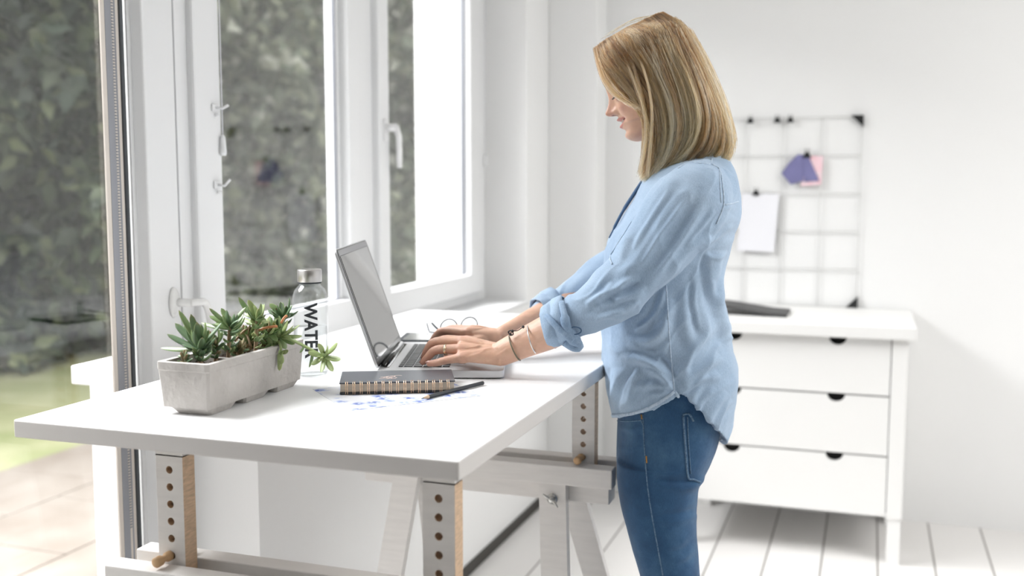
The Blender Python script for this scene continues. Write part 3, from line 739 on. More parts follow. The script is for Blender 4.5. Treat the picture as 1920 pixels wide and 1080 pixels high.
# vertical black lettering wrapped round the glass
tcu = bpy.data.curves.new('bottle_text', 'FONT'); tcu.body = 'WATER'; tcu.size = 0.033; tcu.offset = 0.0011; tcu.extrude = 0.0; tcu.space_character = 1.03
to = bpy.data.objects.new('tmp_text', tcu); COL.objects.link(to)
bpy.context.view_layer.update()
dgx = bpy.context.evaluated_depsgraph_get()
tm = bpy.data.meshes.new_from_object(to.evaluated_get(dgx)); bpy.data.objects.remove(to)
bm = bmesh.new(); bm.from_mesh(tm); bmesh.ops.triangulate(bm, faces=bm.faces[:]); 
bmesh.ops.subdivide_edges(bm, edges=bm.edges[:], cuts=2, use_grid_fill=True)
ys = [v_.co.y for v_ in bm.verts]; xs_ = [v_.co.x for v_ in bm.verts]; ym = (min(ys)+max(ys))/2
view_a = atan2(-BC.y, -BC.x)
xl = max(xs_)-min(xs_)
TOPZ = 0.1425
for v_ in bm.verts:
    a = view_a + (-v_.co.y+ym)*-1/Rb*1.0 + 0.03; z = TOPZ-(v_.co.x-min(xs_))*0.106/xl*1.0
    v_.co = Vector((BC.x+(Rb+0.0004)*cos(a), BC.y+(Rb+0.0004)*sin(a), BC.z+z))
q = MB(); q.bm(bm); q.build('lettering', M['gasket'], bt)

# ---- notebook with wire binding
M['cover'] = mat('slate_cover', (0.055, 0.06, 0.075), 0.35, var=0.05)
M['pages'] = mat('cream_pages', (0.68, 0.60, 0.50), 0.8, var=0.18, vscale=4, stretch=(1, 1, 900))
M['gold'] = mat('rose_gold_wire', (0.90, 0.62, 0.42), 0.25, metal=1.0)
M['foil'] = mat('rose_gold_foil', (0.86, 0.68, 0.62), 0.35, metal=0.5)
A = Vector(onz(637, 741, ZD+0.0005)); B = Vector(onz(853, 736, ZD+0.0005)); ex = (B-A).normalized(); ey = Vector((-ex.y, ex.x, 0)); LN = (B-A).length
DN = 0.112; HN = 0.0205
nb = thing('notebook', 'dark slate spiral notebook with rose gold wire rings lying on the desk', 'notebook', A)
RN = Matrix(((ex.x, ey.x, 0), (ex.y, ey.y, 0), (0, 0, 1)))
def nbx(lo, hi, m_, nm, bev=0.0008):
    q = MB(); q.box(lo, hi, bev); q.v = [tuple(A+RN @ Vector(p)) for p in q.v]; return q.build(nm, m_, nb)
ZP = 0.0009
nbx((0, 0, ZP), (LN, DN, ZP+0.0035), M['gasket'], 'back_cover'); nbx((0.001, 0.0045, ZP+0.0036), (LN-0.001, DN-0.002, ZP+HN-0.0025), M['pages'], 'pages', 0.0002)
nbx((-0.0005, 0, ZP+HN-0.0024), (LN+0.0005, DN, ZP+HN), M['cover'], 'front_cover')
for k in range(15):
    u = 0.012+k*(LN-0.024)/14
    q = MB()
    for du in (-0.0016, 0.0016):
        pts = []
        for a in np.linspace(radians(40), radians(320), 18):
            pts.append(A+RN @ Vector((u+du, 0.0035-0.0072*cos(a-pi)*-1*1.0*(-1)*-1 if False else 0.004+0.0085*cos(a), ZP+HN/2+0.0116*sin(a))))
        q.tube(pts, 0.0006, 6)
    q.build('wire_ring', M['gold'], nb)
q = MB()                                    # small foil script on the cover
for pts in [[(.075, .040), (.082, .052), (.092, .056), (.096, .048), (.088, .040), (.080, .044), (.084, .052)], [(.068, .034), (.080, .036), (.094, .032), (.099, .040)], [(.088, .050), (.100, .060), (.108, .058)], [(.070, .046), (.078, .048)], [(.080, .030), (.090, .036), (.086, .044)]]:
    q.tube([A+RN @ Vector((p[0], p[1], ZP+HN+0.0002)) for p in smooth_path([(a, b_, 0) for a, b_ in pts], 20)], 0.0011, 6, flat=0.15)
q.build('cover_emblem', M['foil'], nb)

# ---- printed sheet under it
pm = bpy.data.materials.new('printed_sheet'); pm.use_nodes = True
n = pm.node_tree; b = n.nodes['Principled BSDF']; b.inputs['Roughness'].default_value = 0.7
tcn = n.nodes.new('ShaderNodeTexCoord'); vo = n.nodes.new('ShaderNodeTexVoronoi'); vo.inputs['Scale'].default_value = 34; vo.feature = 'F1'
nz = n.nodes.new('ShaderNodeTexNoise'); nz.inputs['Scale'].default_value = 120; nz.inputs['Detail'].default_value = 3
n.links.new(tcn.outputs['Object'], vo.inputs['Vector']); n.links.new(tcn.outputs['Object'], nz.inputs['Vector'])
r1_ = n.nodes.new('ShaderNodeValToRGB'); r1_.color_ramp.elements[0].position = 0.10; r1_.color_ramp.elements[0].color = (1, 1, 1, 1); r1_.color_ramp.elements[1].position = 0.55; r1_.color_ramp.elements[1].color = (0, 0, 0, 1)
r2_ = n.nodes.new('ShaderNodeValToRGB'); r2_.color_ramp.elements[0].position = 0.38; r2_.color_ramp.elements[1].position = 0.52
n.links.new(vo.outputs['Distance'], r1_.inputs[0]); n.links.new(nz.outputs[0], r2_.inputs[0])
mu = n.nodes.new('ShaderNodeMath'); mu.operation = 'MULTIPLY'; n.links.new(r1_.outputs[0], mu.inputs[0]); n.links.new(r2_.outputs[0], mu.inputs[1])
rc = n.nodes.new('ShaderNodeValToRGB'); rc.color_ramp.elements[0].color = (0.72, 0.73, 0.76, 1); rc.color_ramp.elements[1].color = (0.05, 0.085, 0.36, 1)
e_ = rc.color_ramp.elements.new(0.5); e_.color = (0.33, 0.40, 0.64, 1)
n.links.new(mu.outputs[0], rc.inputs[0]); n.links.new(rc.outputs[0], b.inputs['Base Color'])
P0, P1, P2 = [Vector(onz(*p, ZD)) for p in [(586, 730), (652, 771), (905, 742)]]
P3 = P0+(P2-P1)
q = MB(); q.prism([(p.x, p.y) for p in (P0, P1, P2, P3)], ZD+0.0002, ZD+0.0006)
tag(q.build('printed_sheet', pm), 'white sheet printed with blue drawings lying under the notebook', 'paper')

# ---- pencil
a = Vector(onz(790, 752, ZD)); b2 = Vector(onz(906, 722, ZD)); rp_ = 0.0036
a.z = b2.z = ZD+0.0006+rp_
d = (b2-a).normalized(); L = (b2-a).length
pc = thing('pencil', 'black pencil with bare wood point beside the notebook', 'pencil', (a+b2)/2)
q = MB(); q.cyl(a+d*0.018, b2-d*0.001, rp_, 6); q.v = q.v; ob = q.build('shaft', M['gasket'], pc); ob.data.polygons.foreach_set('use_smooth', [False]*len(ob.data.polygons))
q = MB(); q.cyl(b2-d*0.0015, b2, rp_*0.95, 16, r2=rp_*0.6); q.build('end_cap', M['gasket'], pc)
q = MB(); q.cyl(a+d*0.006, a+d*0.018, 0.0013, 16, r2=rp_*0.97); q.build('wood_point', M['pine'], pc)
q = MB(); q.cyl(a, a+d*0.006, 0.0003, 12, r2=0.0013); q.build('lead', mat('graphite', (0.08, 0.08, 0.08), 0.4), pc)

# ---- laptop
M['alu'] = mat('silver_aluminium', (0.66, 0.665, 0.68), 0.36, metal=0.55)
M['key'] = mat('black_keys', (0.022, 0.025, 0.028), 0.4)
M['screen'] = mat('glossy_dark_screen', (0.006, 0.006, 0.007), 0.03, spec=0.9, coat=1.0)
M['screen'].node_tree.nodes['Principled BSDF'].inputs['Coat IOR'].default_value = 1.9
M['bezel'] = mat('black_bezel', (0.010, 0.010, 0.011), 0.12)
ZB = 0.0165
Hn = Vector(onz(706, 694, ZD+ZB)); Hn.z = ZD
wv = Vector((-0.110, 0.335, 0)).normalized(); dv = Vector((wv.y, -wv.x, 0))    # along the hinge / towards the user
LW, LD = 0.352, 0.240
lp = thing('laptop', 'open silver laptop with black keys under the hands', 'laptop', Hn)
RL = Matrix(((dv.x, wv.x, 0), (dv.y, wv.y, 0), (0, 0, 1)))
def LP(x, y, z): return Hn+RL @ Vector((x, y, z))
def rrect(x0, y0, x1, y1, r, k=5):
    out = []
    for cx, cy, a0 in ((x1-r, y1-r, 0), (x0+r, y1-r, pi/2), (x0+r, y0+r, pi), (x1-r, y0+r, 3*pi/2)):
        out += [(cx+r*cos(a0+pi/2*i/k), cy+r*sin(a0+pi/2*i/k)) for i in range(k+1)]
    return out
q = MB(); q.prism(rrect(0, 0, LD, LW, 0.011), 0.002, ZB, bev=0.0016); q.prism(rrect(0.004, 0.004, LD-0.004, LW-0.004, 0.009), 0.0006, 0.0021, mi=1)
q.v = [tuple(LP(*p)) for p in q.v]; q.build('base', [M['alu'], M['gasket']], lp)
q = MB(); q.box((0.034, 0.032, ZB-0.0005), (0.136, LW-0.032, ZB+0.0002)); q.v = [tuple(LP(*p)) for p in q.v]; q.build('keyboard_bed', mat('keyboard_bed_silver', (0.62, 0.63, 0.65), 0.4, metal=0.3), lp)
q = MB()
rowsx = [(0.037, 0.0085, 14), (0.0475, 0.0165, 14), (0.066, 0.0165, 14), (0.0845, 0.0165, 13), (0.103, 0.0165, 12), (0.1215, 0.0135, 0)]
y0, y1 = 0.035, LW-0.035
for x, hgt, cnt in rowsx:
    if cnt:
        wk = (y1-y0)/cnt
        lst = [(y0+i*wk, y0+(i+1)*wk-0.003) for i in range(cnt)]
    else:
        u = (y1-y0)
        cuts = [0, .07, .14, .21, .29, .63, .71, .79, .86, .93, 1.0]
        lst = [(y0+cuts[i]*u, y0+cuts[i+1]*u-0.003) for i in range(10)]
    for ya, yb in lst: q.box((x, ya, ZB), (x+hgt, yb, ZB+0.0016), 0.0005, seg=1)
q.v = [tuple(LP(*p)) for p in q.v]; q.build('keys', M['key'], lp)['label'] = 'black keys'
q = MB(); q.prism(rrect(0.150, LW/2-0.053, 0.226, LW/2+0.053, 0.004), ZB-0.0002, ZB+0.0003); q.v = [tuple(LP(*p)) for p in q.v]; q.build('trackpad', mat('trackpad_silver', (0.58, 0.585, 0.6), 0.3, metal=0.4), lp)
q = MB(); q.cyl((0.008, 0.035, ZB+0.001), (0.008, LW-0.035, ZB+0.001), 0.0062, 16); q.box((0.010, 0.03, ZB-0.001), (0.020, LW-0.03, ZB+0.0008)); q.v = [tuple(LP(*p)) for p in q.v]; q.build('hinge', M['bezel'], lp)
top = Vector(ony(613, 500, Hn.y-0.006))
# lid leaning back from the hinge
LH = 0.238; tilt = radians(19.0)
def LID(u, y, o): return LP(0.004-u*sin(tilt)+o*cos(tilt), y, ZB+0.003+u*cos(tilt)+o*sin(tilt))
def lidbox(poly, o0, o1, m_, nm, bev=0.0):
    q = MB(); q.prism(poly, o0, o1, bev=bev)
    q.v = [tuple(LID(p[0], p[1], p[2])) for p in q.v]; return q.build(nm, m_, lp)
lidbox(rrect(0.0, 0.0, LH, LW, 0.011), -0.0055, 0.0, M['alu'], 'lid', 0.0012)
lidbox(rrect(0.002, 0.002, LH-0.002, LW-0.002, 0.009), 0.0, 0.0008, M['bezel'], 'bezel')
lidbox([(0.014, 0.014), (LH-0.016, 0.014), (LH-0.016, LW-0.014), (0.014, LW-0.014)], 0.0008, 0.0012, M['screen'], 'screen')
lidbox([(LH-0.0145, 0.010), (LH-0.004, 0.010), (LH-0.004, LW-0.010), (LH-0.0145, LW-0.010)], 0.0008, 0.0011, mat('grey_top_bezel', (0.32, 0.32, 0.33), 0.3), 'bezel')

# ---- tablet
tb = thing('tablet', 'dark tablet lying flat behind the laptop', 'tablet', (-1.0, 2.25, ZD))
A_, B_, D_ = [Vector(onz(*p, ZD+0.006)) for p in [(744, 639), (731, 619), (838, 640)]]
exx = (D_-A_).normalized(); eyy = Vector((-exx.y, exx.x, 0)); 
RT = Matrix(((exx.x, eyy.x, 0), (exx.y, eyy.y, 0), (0, 0, 1)))
def TB(nm, m_, lo, hi, bev):
    q = MB(); q.box(lo, hi, bev); q.v = [tuple(A_*1+RT @ Vector(p)-Vector((0, 0, 0.006))) for p in q.v]; return q.build(nm, m_, tb)
TB('tablet_body', M['gasket'], (0, 0, 0.0003), (0.205, 0.128, 0.0075), 0.002)
TB('screen', mat('tablet_screen_grey', (0.20, 0.205, 0.20), 0.18), (0.012, 0.008, 0.0075), (0.115, 0.12, 0.0079), 0.0)
TB('light_panel', mat('tablet_light_panel', (0.62, 0.62, 0.61), 0.3), (0.118, 0.008, 0.0075), (0.195, 0.12, 0.0079), 0.0)

# ---- eyeglasses
gl = thing('eyeglasses', 'black framed eyeglasses lying upside down behind the hands', 'eyeglasses', (-0.96, 2.39, ZD))
M['frame_black'] = mat('dark_frame_acetate', (0.045, 0.05, 0.06), 0.3)
YL = 2.33
def rim(cx_px, cy_px, rx, rz, Y): 
    c = Vector(ony(cx_px, cy_px, Y)); return [c+Vector((rx*cos(a), 0.25*rx*cos(a), rz*sin(a))) for a in np.linspace(0, 2*pi, 28, endpoint=False)]
cz = ZD+0.0225
gc1 = Vector(ony(880, 618, YL)); gc1.z = cz
dirg = Vector((0.55, 0.83, 0)).normalized()
gc2 = gc1-dirg*0.060
for c in (gc1, gc2):
    pts = [c+dirg*(0.0245*cos(a))+Vector((0, 0, 0.0205*sin(a))) for a in np.linspace(0, 2*pi, 32, endpoint=False)]
    q = MB(); q.tube(pts, 0.0021, 8, closed=True); q.build('rim', M['frame_black'], gl)
    q = MB(); q.add([c+dirg*(0.0238*cos(a))+Vector((0, 0, 0.0198*sin(a))) for a in np.linspace(0, 2*pi, 32, endpoint=False)], [tuple(range(32))]); q.build('lens', glass_mat('lens_glass', 0.04), gl)
q = MB(); mid = (gc1+gc2)/2
q.tube(smooth_path([gc1-dirg*0.0245, mid+Vector((0, 0, -0.006)), gc2+dirg*0.0245], 8), 0.0018, 8); q.build('bridge', M['frame_black'], gl)
gn = Vector((-dirg.y, dirg.x, 0))
if gn.x > 0: gn = -gn
for c, sg, ea, tip_px in ((gc1, 1, (829, 620), (811, 603)), (gc2, -1, (806, 622), (788, 604))):
    hgt = c+dirg*(0.0265*sg)+Vector((0, 0, -0.010))
    e1 = Vector(onz(*ea, ZD+0.003)); tdir = (e1-hgt); tdir.z = 0; tdir.normalize()
    tip = e1+tdir*0.03; tip.z = ZD+0.0225
    q = MB(); q.tube(smooth_path([hgt, hgt.lerp(e1, .5), e1, e1.lerp(tip, .5)+Vector((0, 0, -.004)), tip], 20), [0.0017]*8+[0.0021]*4+[.0028]*6+[.0026, .0016], 8, flat=1.25); q.build('temple', M['frame_black'], gl)
# ================================================================ THE PERSON
AW = radians(12.0)
WO = np.array([-0.30, 2.09, 0.0]); WFW = np.array([-cos(AW), -sin(AW), 0.0]); WLF = np.array([sin(AW), -cos(AW), 0.0]); WZ = np.array([0, 0, 1.0])
def W(x, y, lat=0.0):
    d = ray(x, y); return CAM + d*((lat-(CAM-WO)@WLF)/(d@WLF))
def FL(F, l, z): return WO + F*WFW + l*WLF + z*WZ
def toFL(p): q_ = np.asarray(p)-WO; return np.array([q_@WFW, q_@WLF, q_[2]])
def loft(rings, cap=True):
    V = np.vstack(rings); n_ = len(rings[0]); Fs = []
    for i in range(len(rings)-1):
        for k in range(n_):
            k2 = (k+1) % n_; Fs.append((i*n_+k, i*n_+k2, (i+1)*n_+k2, (i+1)*n_+k))
    if cap:
        V = np.vstack([V, rings[0].mean(0)[None], rings[-1].mean(0)[None]]); c0 = len(V)-2
        m_ = (len(rings)-1)*n_
        for k in range(n_):
            k2 = (k+1) % n_; Fs.append((c0, k2, k)); Fs.append((c0+1, m_+k, m_+k2))
    return V, Fs
def merge(parts):
    V = []; Fs = []; k = 0
    for v_, f_ in parts:
        V.append(v_); Fs += [tuple(i+k for i in f) for f in f_]; k += len(v_)
    return np.vstack(V), Fs
def limb(pts, h1, h2=None, n_=28, up=None, sub=6):
    """tapering limb through pts; h1 = half width in the picture-side plane, h2 = half width sideways"""
    P = smooth_path(pts, (len(pts)-1)*sub+1)
    h1 = smooth_path([(h, 0, 0) for h in h1], len(P))[:, 0]
    h2 = h1 if h2 is None else smooth_path([(h, 0, 0) for h in h2], len(P))[:, 0]
    rings = []
    for i in range(len(P)):
        t_ = P[min(i+1, len(P)-1)]-P[max(i-1, 0)]; t_ = t_/np.linalg.norm(t_)
        u_ = (WLF if up is None else up); u_ = u_-t_*(u_@t_); u_ = u_/np.linalg.norm(u_); e1 = np.cross(u_, t_)
        an = np.linspace(0, 2*pi, n_, endpoint=False)[:, None]
        rings.append(P[i]+e1*np.cos(an)*h1[i]+u_*np.sin(an)*h2[i])
    # rounded ends
    for end in (0, -1):
        r = rings[end]; c = r.mean(0); t_ = P[1]-P[0] if end == 0 else P[-1]-P[-2]; t_ = t_/np.linalg.norm(t_)*(-1 if end == 0 else 1)
        hh = min(h1[end], h2[end])
        ext = [c+(r-c)*s_+t_*hh*o_ for s_, o_ in ((0.86, 0.5), (0.5, 0.85), (0.12, 0.98))]
        rings = (ext[::-1]+rings) if end == 0 else (rings+ext)
    return loft(rings)
def remesh(parts, voxel, name, smooth=3, fac=0.5):
    V, Fs = merge(parts)
    me = bpy.data.meshes.new(name); me.from_pydata([tuple(p) for p in V], [], Fs); me.update()
    bm = bmesh.new(); bm.from_mesh(me); bmesh.ops.recalc_face_normals(bm, faces=bm.faces[:]); bm.to_mesh(me); bm.free()
    o = bpy.data.objects.new(name, me); COL.objects.link(o)
    r = o.modifiers.new('r', 'REMESH'); r.mode = 'VOXEL'; r.voxel_size = voxel
    if smooth:
        s_ = o.modifiers.new('s', 'SMOOTH'); s_.iterations = smooth; s_.factor = fac
    bpy.context.view_layer.update()
    dg = bpy.context.evaluated_depsgraph_get()
    m2 = bpy.data.meshes.new_from_object(o.evaluated_get(dg)); m2.name = name
    bpy.data.objects.remove(o); bpy.data.meshes.remove(me)
    m2.polygons.foreach_set('use_smooth', [True]*len(m2.polygons))
    return m2
def get_co(me):
    a_ = np.empty(len(me.vertices)*3, np.float32); me.vertices.foreach_get('co', a_); return a_.reshape(-1, 3).astype(float)
def get_no(me):
    a_ = np.empty(len(me.vertices)*3, np.float32); me.vertices.foreach_get('normal', a_); return a_.reshape(-1, 3).astype(float)
def set_co(me, co): me.vertices.foreach_set('co', co.astype(np.float32).ravel()); me.update()
def tab(x, pts):
    xs_ = [p[0] for p in pts]; return np.interp(x, xs_, [p[1] for p in pts])
def stab(x, pts, k=None):
    """smooth table lookup (Catmull-Rom on the table)"""
    P = np.array(sorted(pts), float); d = smooth_path([(p[0], p[1], 0) for p in P], 16*len(P))
    return np.interp(x, d[:, 0], d[:, 1])

# ---------------------------------------------------------------- head
AH = radians(17.0); PH = radians(19.0)
f0 = np.array([-cos(AH), -sin(AH), 0]); HL = np.array([sin(AH), -cos(AH), 0])
HF = f0*cos(PH)-WZ*sin(PH); HU = WZ*cos(PH)+f0*sin(PH); HO = W(1206, 150, 0.0)
MM = 0.001
def head_mesh():
    base = [(-113, 40), (-111, 50), (-104, 61), (-95, 66), (-84, 66.5), (-72, 67.5), (-60, 68), (-40, 67.5), (-20, 67.5), (0, 71), (18, 75.5), (34, 76.5), (50, 75.5), (67, 69), (80, 57), (90, 36), (97, 5)]
    back = [(-113, 15), (-104, -5), (-90, -30), (-75, -45), (-60, -58), (-40, -78), (-20, -95), (10, -107), (40, -110), (67, -103), (80, -90), (90, -70), (97, -35)]
    wid = [(-113, 14), (-111, 20), (-104, 32), (-95, 41), (-84, 48), (-70, 55), (-50, 60.5), (-30, 66), (-10, 70.5), (15, 74), (40, 74), (60, 70), (75, 60), (88, 41), (97, 14)]
    Us = np.concatenate([np.linspace(-113, -30, 90), np.linspace(-29, 60, 60), np.linspace(61, 97, 26)])
    ph = np.concatenate([np.linspace(0, pi/2, 70, endpoint=False), np.linspace(pi/2, pi, 30, endpoint=False)]); ph = np.concatenate([ph, -ph[1:][::-1], [-pi]])
    ph = np.sort(ph)[:-1] if False else ph[:-1]
    front = ph
    rings = []
    for U in Us:
        fb, bk, wd = stab(U, base), stab(U, back), stab(U, wid)
        Fc = min(-8+0.0*U, 0) if U > -40 else -8+(-40-U)*0.30
        Fc = min(Fc, fb-8); Fc = max(Fc, bk+8)
        c, s_ = np.cos(ph), np.sin(ph)
        e = 2.35 if U > -70 else 2.1
        rr_ = 1/(np.abs(c)**e+np.abs(s_)**e)**(1/e)
        l = wd*rr_*s_
        F = Fc+np.where(c > 0, (fb-Fc), (Fc-bk))*rr_*c
        G = lambda l0, u0, sl, su: np.exp(-((l-l0)/sl)**2-((U-u0)/su)**2)
        fr = np.clip(c*1.6, 0, 1)
        al = np.abs(l)
        # nose
        nose = stab(U, [(-56, 0), (-52, 1.5), (-49.5, 7), (-47, 17), (-43, 23.5), (-38, 24.5), (-33, 21), (-25, 14.8), (-15, 9), (-5, 6.0), (2, 4.5), (12, 1.5), (20, 0)])
        sg = stab(U, [(-56, 9), (-46, 9.0), (-38, 8.5), (-25, 7.2), (-10, 6.5), (20, 8)])
        F = F+fr*nose*np.exp(-np.abs(l/sg)**2.2)
        F = F+fr*8.0*np.exp(-((al-12.5)/5.0)**2-((U+41)/6.5)**2)
        F = F-fr*3.5*np.exp(-((al-5.5)/3.0)**2-((U+49)/3.0)**2)       # nostrils
        # eyes
        F = F-fr*9*np.exp(-((al-31)/14)**2-((U+8)/10)**2)
        F = F+fr*7.0*np.exp(-((al-32)/10.5)**2-((U+10)/7.5)**2)
        F = F-fr*1.6*np.exp(-((al-32)/12)**2-((U+2.0)/1.8)**2)          # lid crease
        F = F+fr*3.0*np.exp(-((al-28)/16)**2-((U-13)/6)**2)
        # cheeks lifted by the smile, fold beside the mouth
        F = F+fr*5.5*np.exp(-((al-37)/15)**2-((U+36)/13)**2)
        tt = np.clip((-U-42)/30, 0, 1); lf = 15+17*tt
        F = F-fr*2.6*np.exp(-((al-lf)/4.0)**2)*np.exp(-((U+57)/14)**2)
        # mouth
        k_ = np.clip(1-(al/27)**2, 0, 1)
        um = -64+5.0*(al/26)**2
        F = F+fr*k_*(7.0*np.exp(-((U-um-5.2)/3.6)**2)+6.2*np.exp(-((U-um+9.5)/5.0)**2))*np.exp(-(al/24)**2)
        F = F-fr*6.0*np.clip(1-(al/27)**2, 0, 1)**.6*np.exp(-((U-um+1.6)/2.8)**2)
        F = F-fr*2.0*np.exp(-((al-28)/5)**2-((U+60)/5)**2)
        F = F-fr*3.5*np.exp(-(al/22)**2-((U+84)/5)**2)                # crease above the chin
        F = F+fr*2.5*np.exp(-(al/15)**2-((U+96)/8)**2)
        rings.append(HO+(F[:, None]*HF+l[:, None]*HL+U*HU)*MM)
    return loft(rings)
def ear(side):
    q_ = []
    for t_ in np.linspace(0, 1, 9):
        an = np.linspace(0, 2*pi, 20, endpoint=False)
        c = HO+(-14*HF+(66+t_*12)*side*HL-12*HU)*MM
        s_ = 1-0.35*t_
        q_.append(c+(np.cos(an)[:, None]*17*s_*HF+np.sin(an)[:, None]*31*s_*HU)*MM)
    return loft(q_)

# ---------------------------------------------------------------- torso, neck, arms, hands
TORSO = [  # y in the frame, front px, back px, half width
    (296, 1252, 1362, .070), (308, 1240, 1371, .105), (324, 1222, 1377, .142), (345, 1205, 1382, .165), (375, 1187, 1386, .176), (410, 1165, 1386, .180), (450, 1143, 1373, .177),
    (500, 1131, 1359, .168), (555, 1127, 1350, .163), (615, 1128, 1362, .170), (680, 1132, 1381, .182), (735, 1138, 1380, .186), (790, 1149, 1370, .186), (850, 1158, 1352, .184)]
def torso_rings(inset, n_=72, rows=60, y0=296, y1=850):
    T = np.array(TORSO); D = smooth_path([(r[0], r[1], r[2]) for r in T], 200); Dw = smooth_path([(r[0], r[3], 0) for r in T], 200)
    out = []
    for y in np.linspace(y0, y1, rows):
        xf, xb = np.interp(y, D[:, 0], D[:, 1]), np.interp(y, D[:, 0], D[:, 2]); hw = np.interp(y, Dw[:, 0], Dw[:, 1])-inset
        a_, b_ = toFL(W(xf, y)), toFL(W(xb, y)); Fm, hd, z = (a_[0]+b_[0])/2, (a_[0]-b_[0])/2-inset, (a_[2]+b_[2])/2
        an = np.linspace(0, 2*pi, n_, endpoint=False); c, s_ = np.cos(an), np.sin(an)
        e = 2.35; r_ = 1/(np.abs(c)**e+np.abs(s_)**e)**(1/e)
        out.append((Fm+hd*r_*c, hw*r_*s_, np.full(n_, z), a_[2], b_[2]))
    return out
def solid(rings): return loft([np.array([FL(F_, l_, z_) for F_, l_, z_ in zip(r[0], r[1], r[2])]) for r in rings])

LSH, LEL, LWR = W(1306, 368, .132), W(1166, 534, .182), W(938, 664, .184)
RSH, REL, RWR = W(1300, 368, -.135), W(1150, 535, -.19), np.array(onz(944, 631, 1.022))
parts = [head_mesh(), ear(1), ear(-1)]
parts.append(limb([W(1300, 330), W(1286, 275), W(1262, 215), W(1250, 165)], [.052, .052, .053, .050], [.075, .056, .054, .050]))
parts.append(solid(torso_rings(0.026, rows=45, y0=318, y1=690)))
parts.append(limb([LSH, W(1238, 458, .165), LEL, W(1104, 580, .187), W(1040, 617, .187), W(985, 642, .185), LWR], [.042, .038, .036, .035, .034, .0285, .0235], [.04, .036, .036, .036, .035, .027, .021]))
parts.append(limb([RSH, W(1225, 455, -.17), REL, W(1085, 562, -.16), W(1015, 598, -.10), RWR*.5+W(1015, 598, -.10)*.5, RWR], [.048, .043, .040, .038, .033, .028, .0235], [.05, .045, .042, .039, .034, .027, .021]))
ZK = 0.9995
def J(x, y, lat, dz=0.0):
    p = W(x, y, lat); p[2] = max(p[2]+dz, ZK); return p
def finger(js, r): return limb(js, r, n_=16, sub=5, up=None)
HAND_TIPS = []
def palm(wr, mcs):
    lat = mcs[-1]-mcs[0]; span = np.linalg.norm(lat); lat = lat/span; c1 = sum(mcs)/len(mcs); out = []
    for t_ in np.linspace(-.06, 1.02, 12):
        c = wr+(c1-wr)*t_; d = c1-wr; d = d/np.linalg.norm(d); u_ = lat-d*(lat@d); u_ = u_/np.linalg.norm(u_); nn = np.cross(d, u_); nn = nn*(1 if nn[2] > 0 else -1)
        hw = np.interp(t_, [0, .3, .7, 1], [.0235, .0300, span/2+.0075, span/2+.0078]); th = np.interp(t_, [0, .3, .7, 1], [.0190, .0165, .0135, .0095])
        an = np.linspace(0, 2*pi, 36, endpoint=False); c_, s_ = np.cos(an), np.sin(an); r_ = 1/(np.abs(c_)**2.4+np.abs(s_)**2.4)**(1/2.4)
        out.append(c+u_*(hw*r_*c_)[:, None]+nn*(th*r_*s_)[:, None]-nn*.002)
    return loft(out)
def hand(wr, wr2, fingers, thumb, palm_r):
    out = [palm(wr, [f[0][0] for f in fingers])]
    for js, r in fingers:
        out.append(finger(js, r)); HAND_TIPS.append((js[-1], js[-2]))
        out.append(limb([wr*.5+js[0]*.5, wr*.22+js[0]*.78+np.array([0, 0, .001]), js[0]], [palm_r*.80, palm_r*.78, palm_r*.74], n_=18, sub=5))
    mc = [f[0][0] for f in fingers]
    for i in range(3):                    # webbing between knuckles
        out.append(limb([wr*.7+mc[i]*.15+mc[i+1]*.15, wr*.35+(mc[i]+mc[i+1])*.325, (mc[i]+mc[i+1])*.49+wr*.02], [palm_r*.7, palm_r*.72, palm_r*.58], n_=16, sub=4))
    out.append(limb(thumb[0], thumb[1], n_=16, sub=5)); HAND_TIPS.append((thumb[0][-1], thumb[0][-2]))
    return out
# left hand, nearest: pinky, ring, middle, index + thumb
Lf = [([J(866, 671, .206), J(838, 675, .207), J(819, 680, .203), J(805, 682, .200)], [.0088, .0078, .0072, .0060]),
      ([J(863, 655, .190), J(819, 656, .186), J(802, 670, .182), J(793, 679, .180)], [.0098, .0088, .0077, .0062]),
      ([J(866, 641, .168), J(817, 641, .160), J(802, 655, .156), J(795, 669, .154)], [.0100, .0090, .0078, .0063]),
      ([J(874, 640, .147), J(832, 637, .136), J(816, 648, .130), J(807, 660, .127)], [.0100, .0088, .0078, .0063])]
Lt = ([LWR*.6+J(874, 640, .147)*.4+np.array([0, 0, -.012]), J(880, 664, .130), J(856, 668, .118), J(838, 668, .112)], [.0135, .0115, .0095, .0070])
parts += hand(LWR+np.array([0, 0, .001]), None, Lf, Lt, .0148)
Rf = [([J(878, 623, -.022), J(832, 620, -.046), J(816, 632, -.050), J(808, 644, -.052)], [.0098, .0088, .0077, .0063]),
      ([J(884, 619, -.043), J(845, 616, -.064), J(828, 628, -.068), J(818, 640, -.070)], [.0098, .0088, .0077, .0063]),
      ([J(890, 620, -.062), J(858, 617, -.082), J(842, 628, -.086), J(832, 638, -.088)], [.0095, .0085, .0075, .0062]),
      ([J(898, 623, -.080), J(872, 622, -.099), J(860, 629, -.102), J(851, 635, -.104)], [.0086, .0076, .0070, .0058])]
Rt = ([RWR*.65+J(878, 623, -.022)*.35+np.array([0, 0, -.006]), J(895, 640, -.008), J(868, 645, -.016), J(850, 648, -.022)], [.0140, .0122, .0098, .0072])
parts += hand(RWR, None, Rf, Rt, .0148)
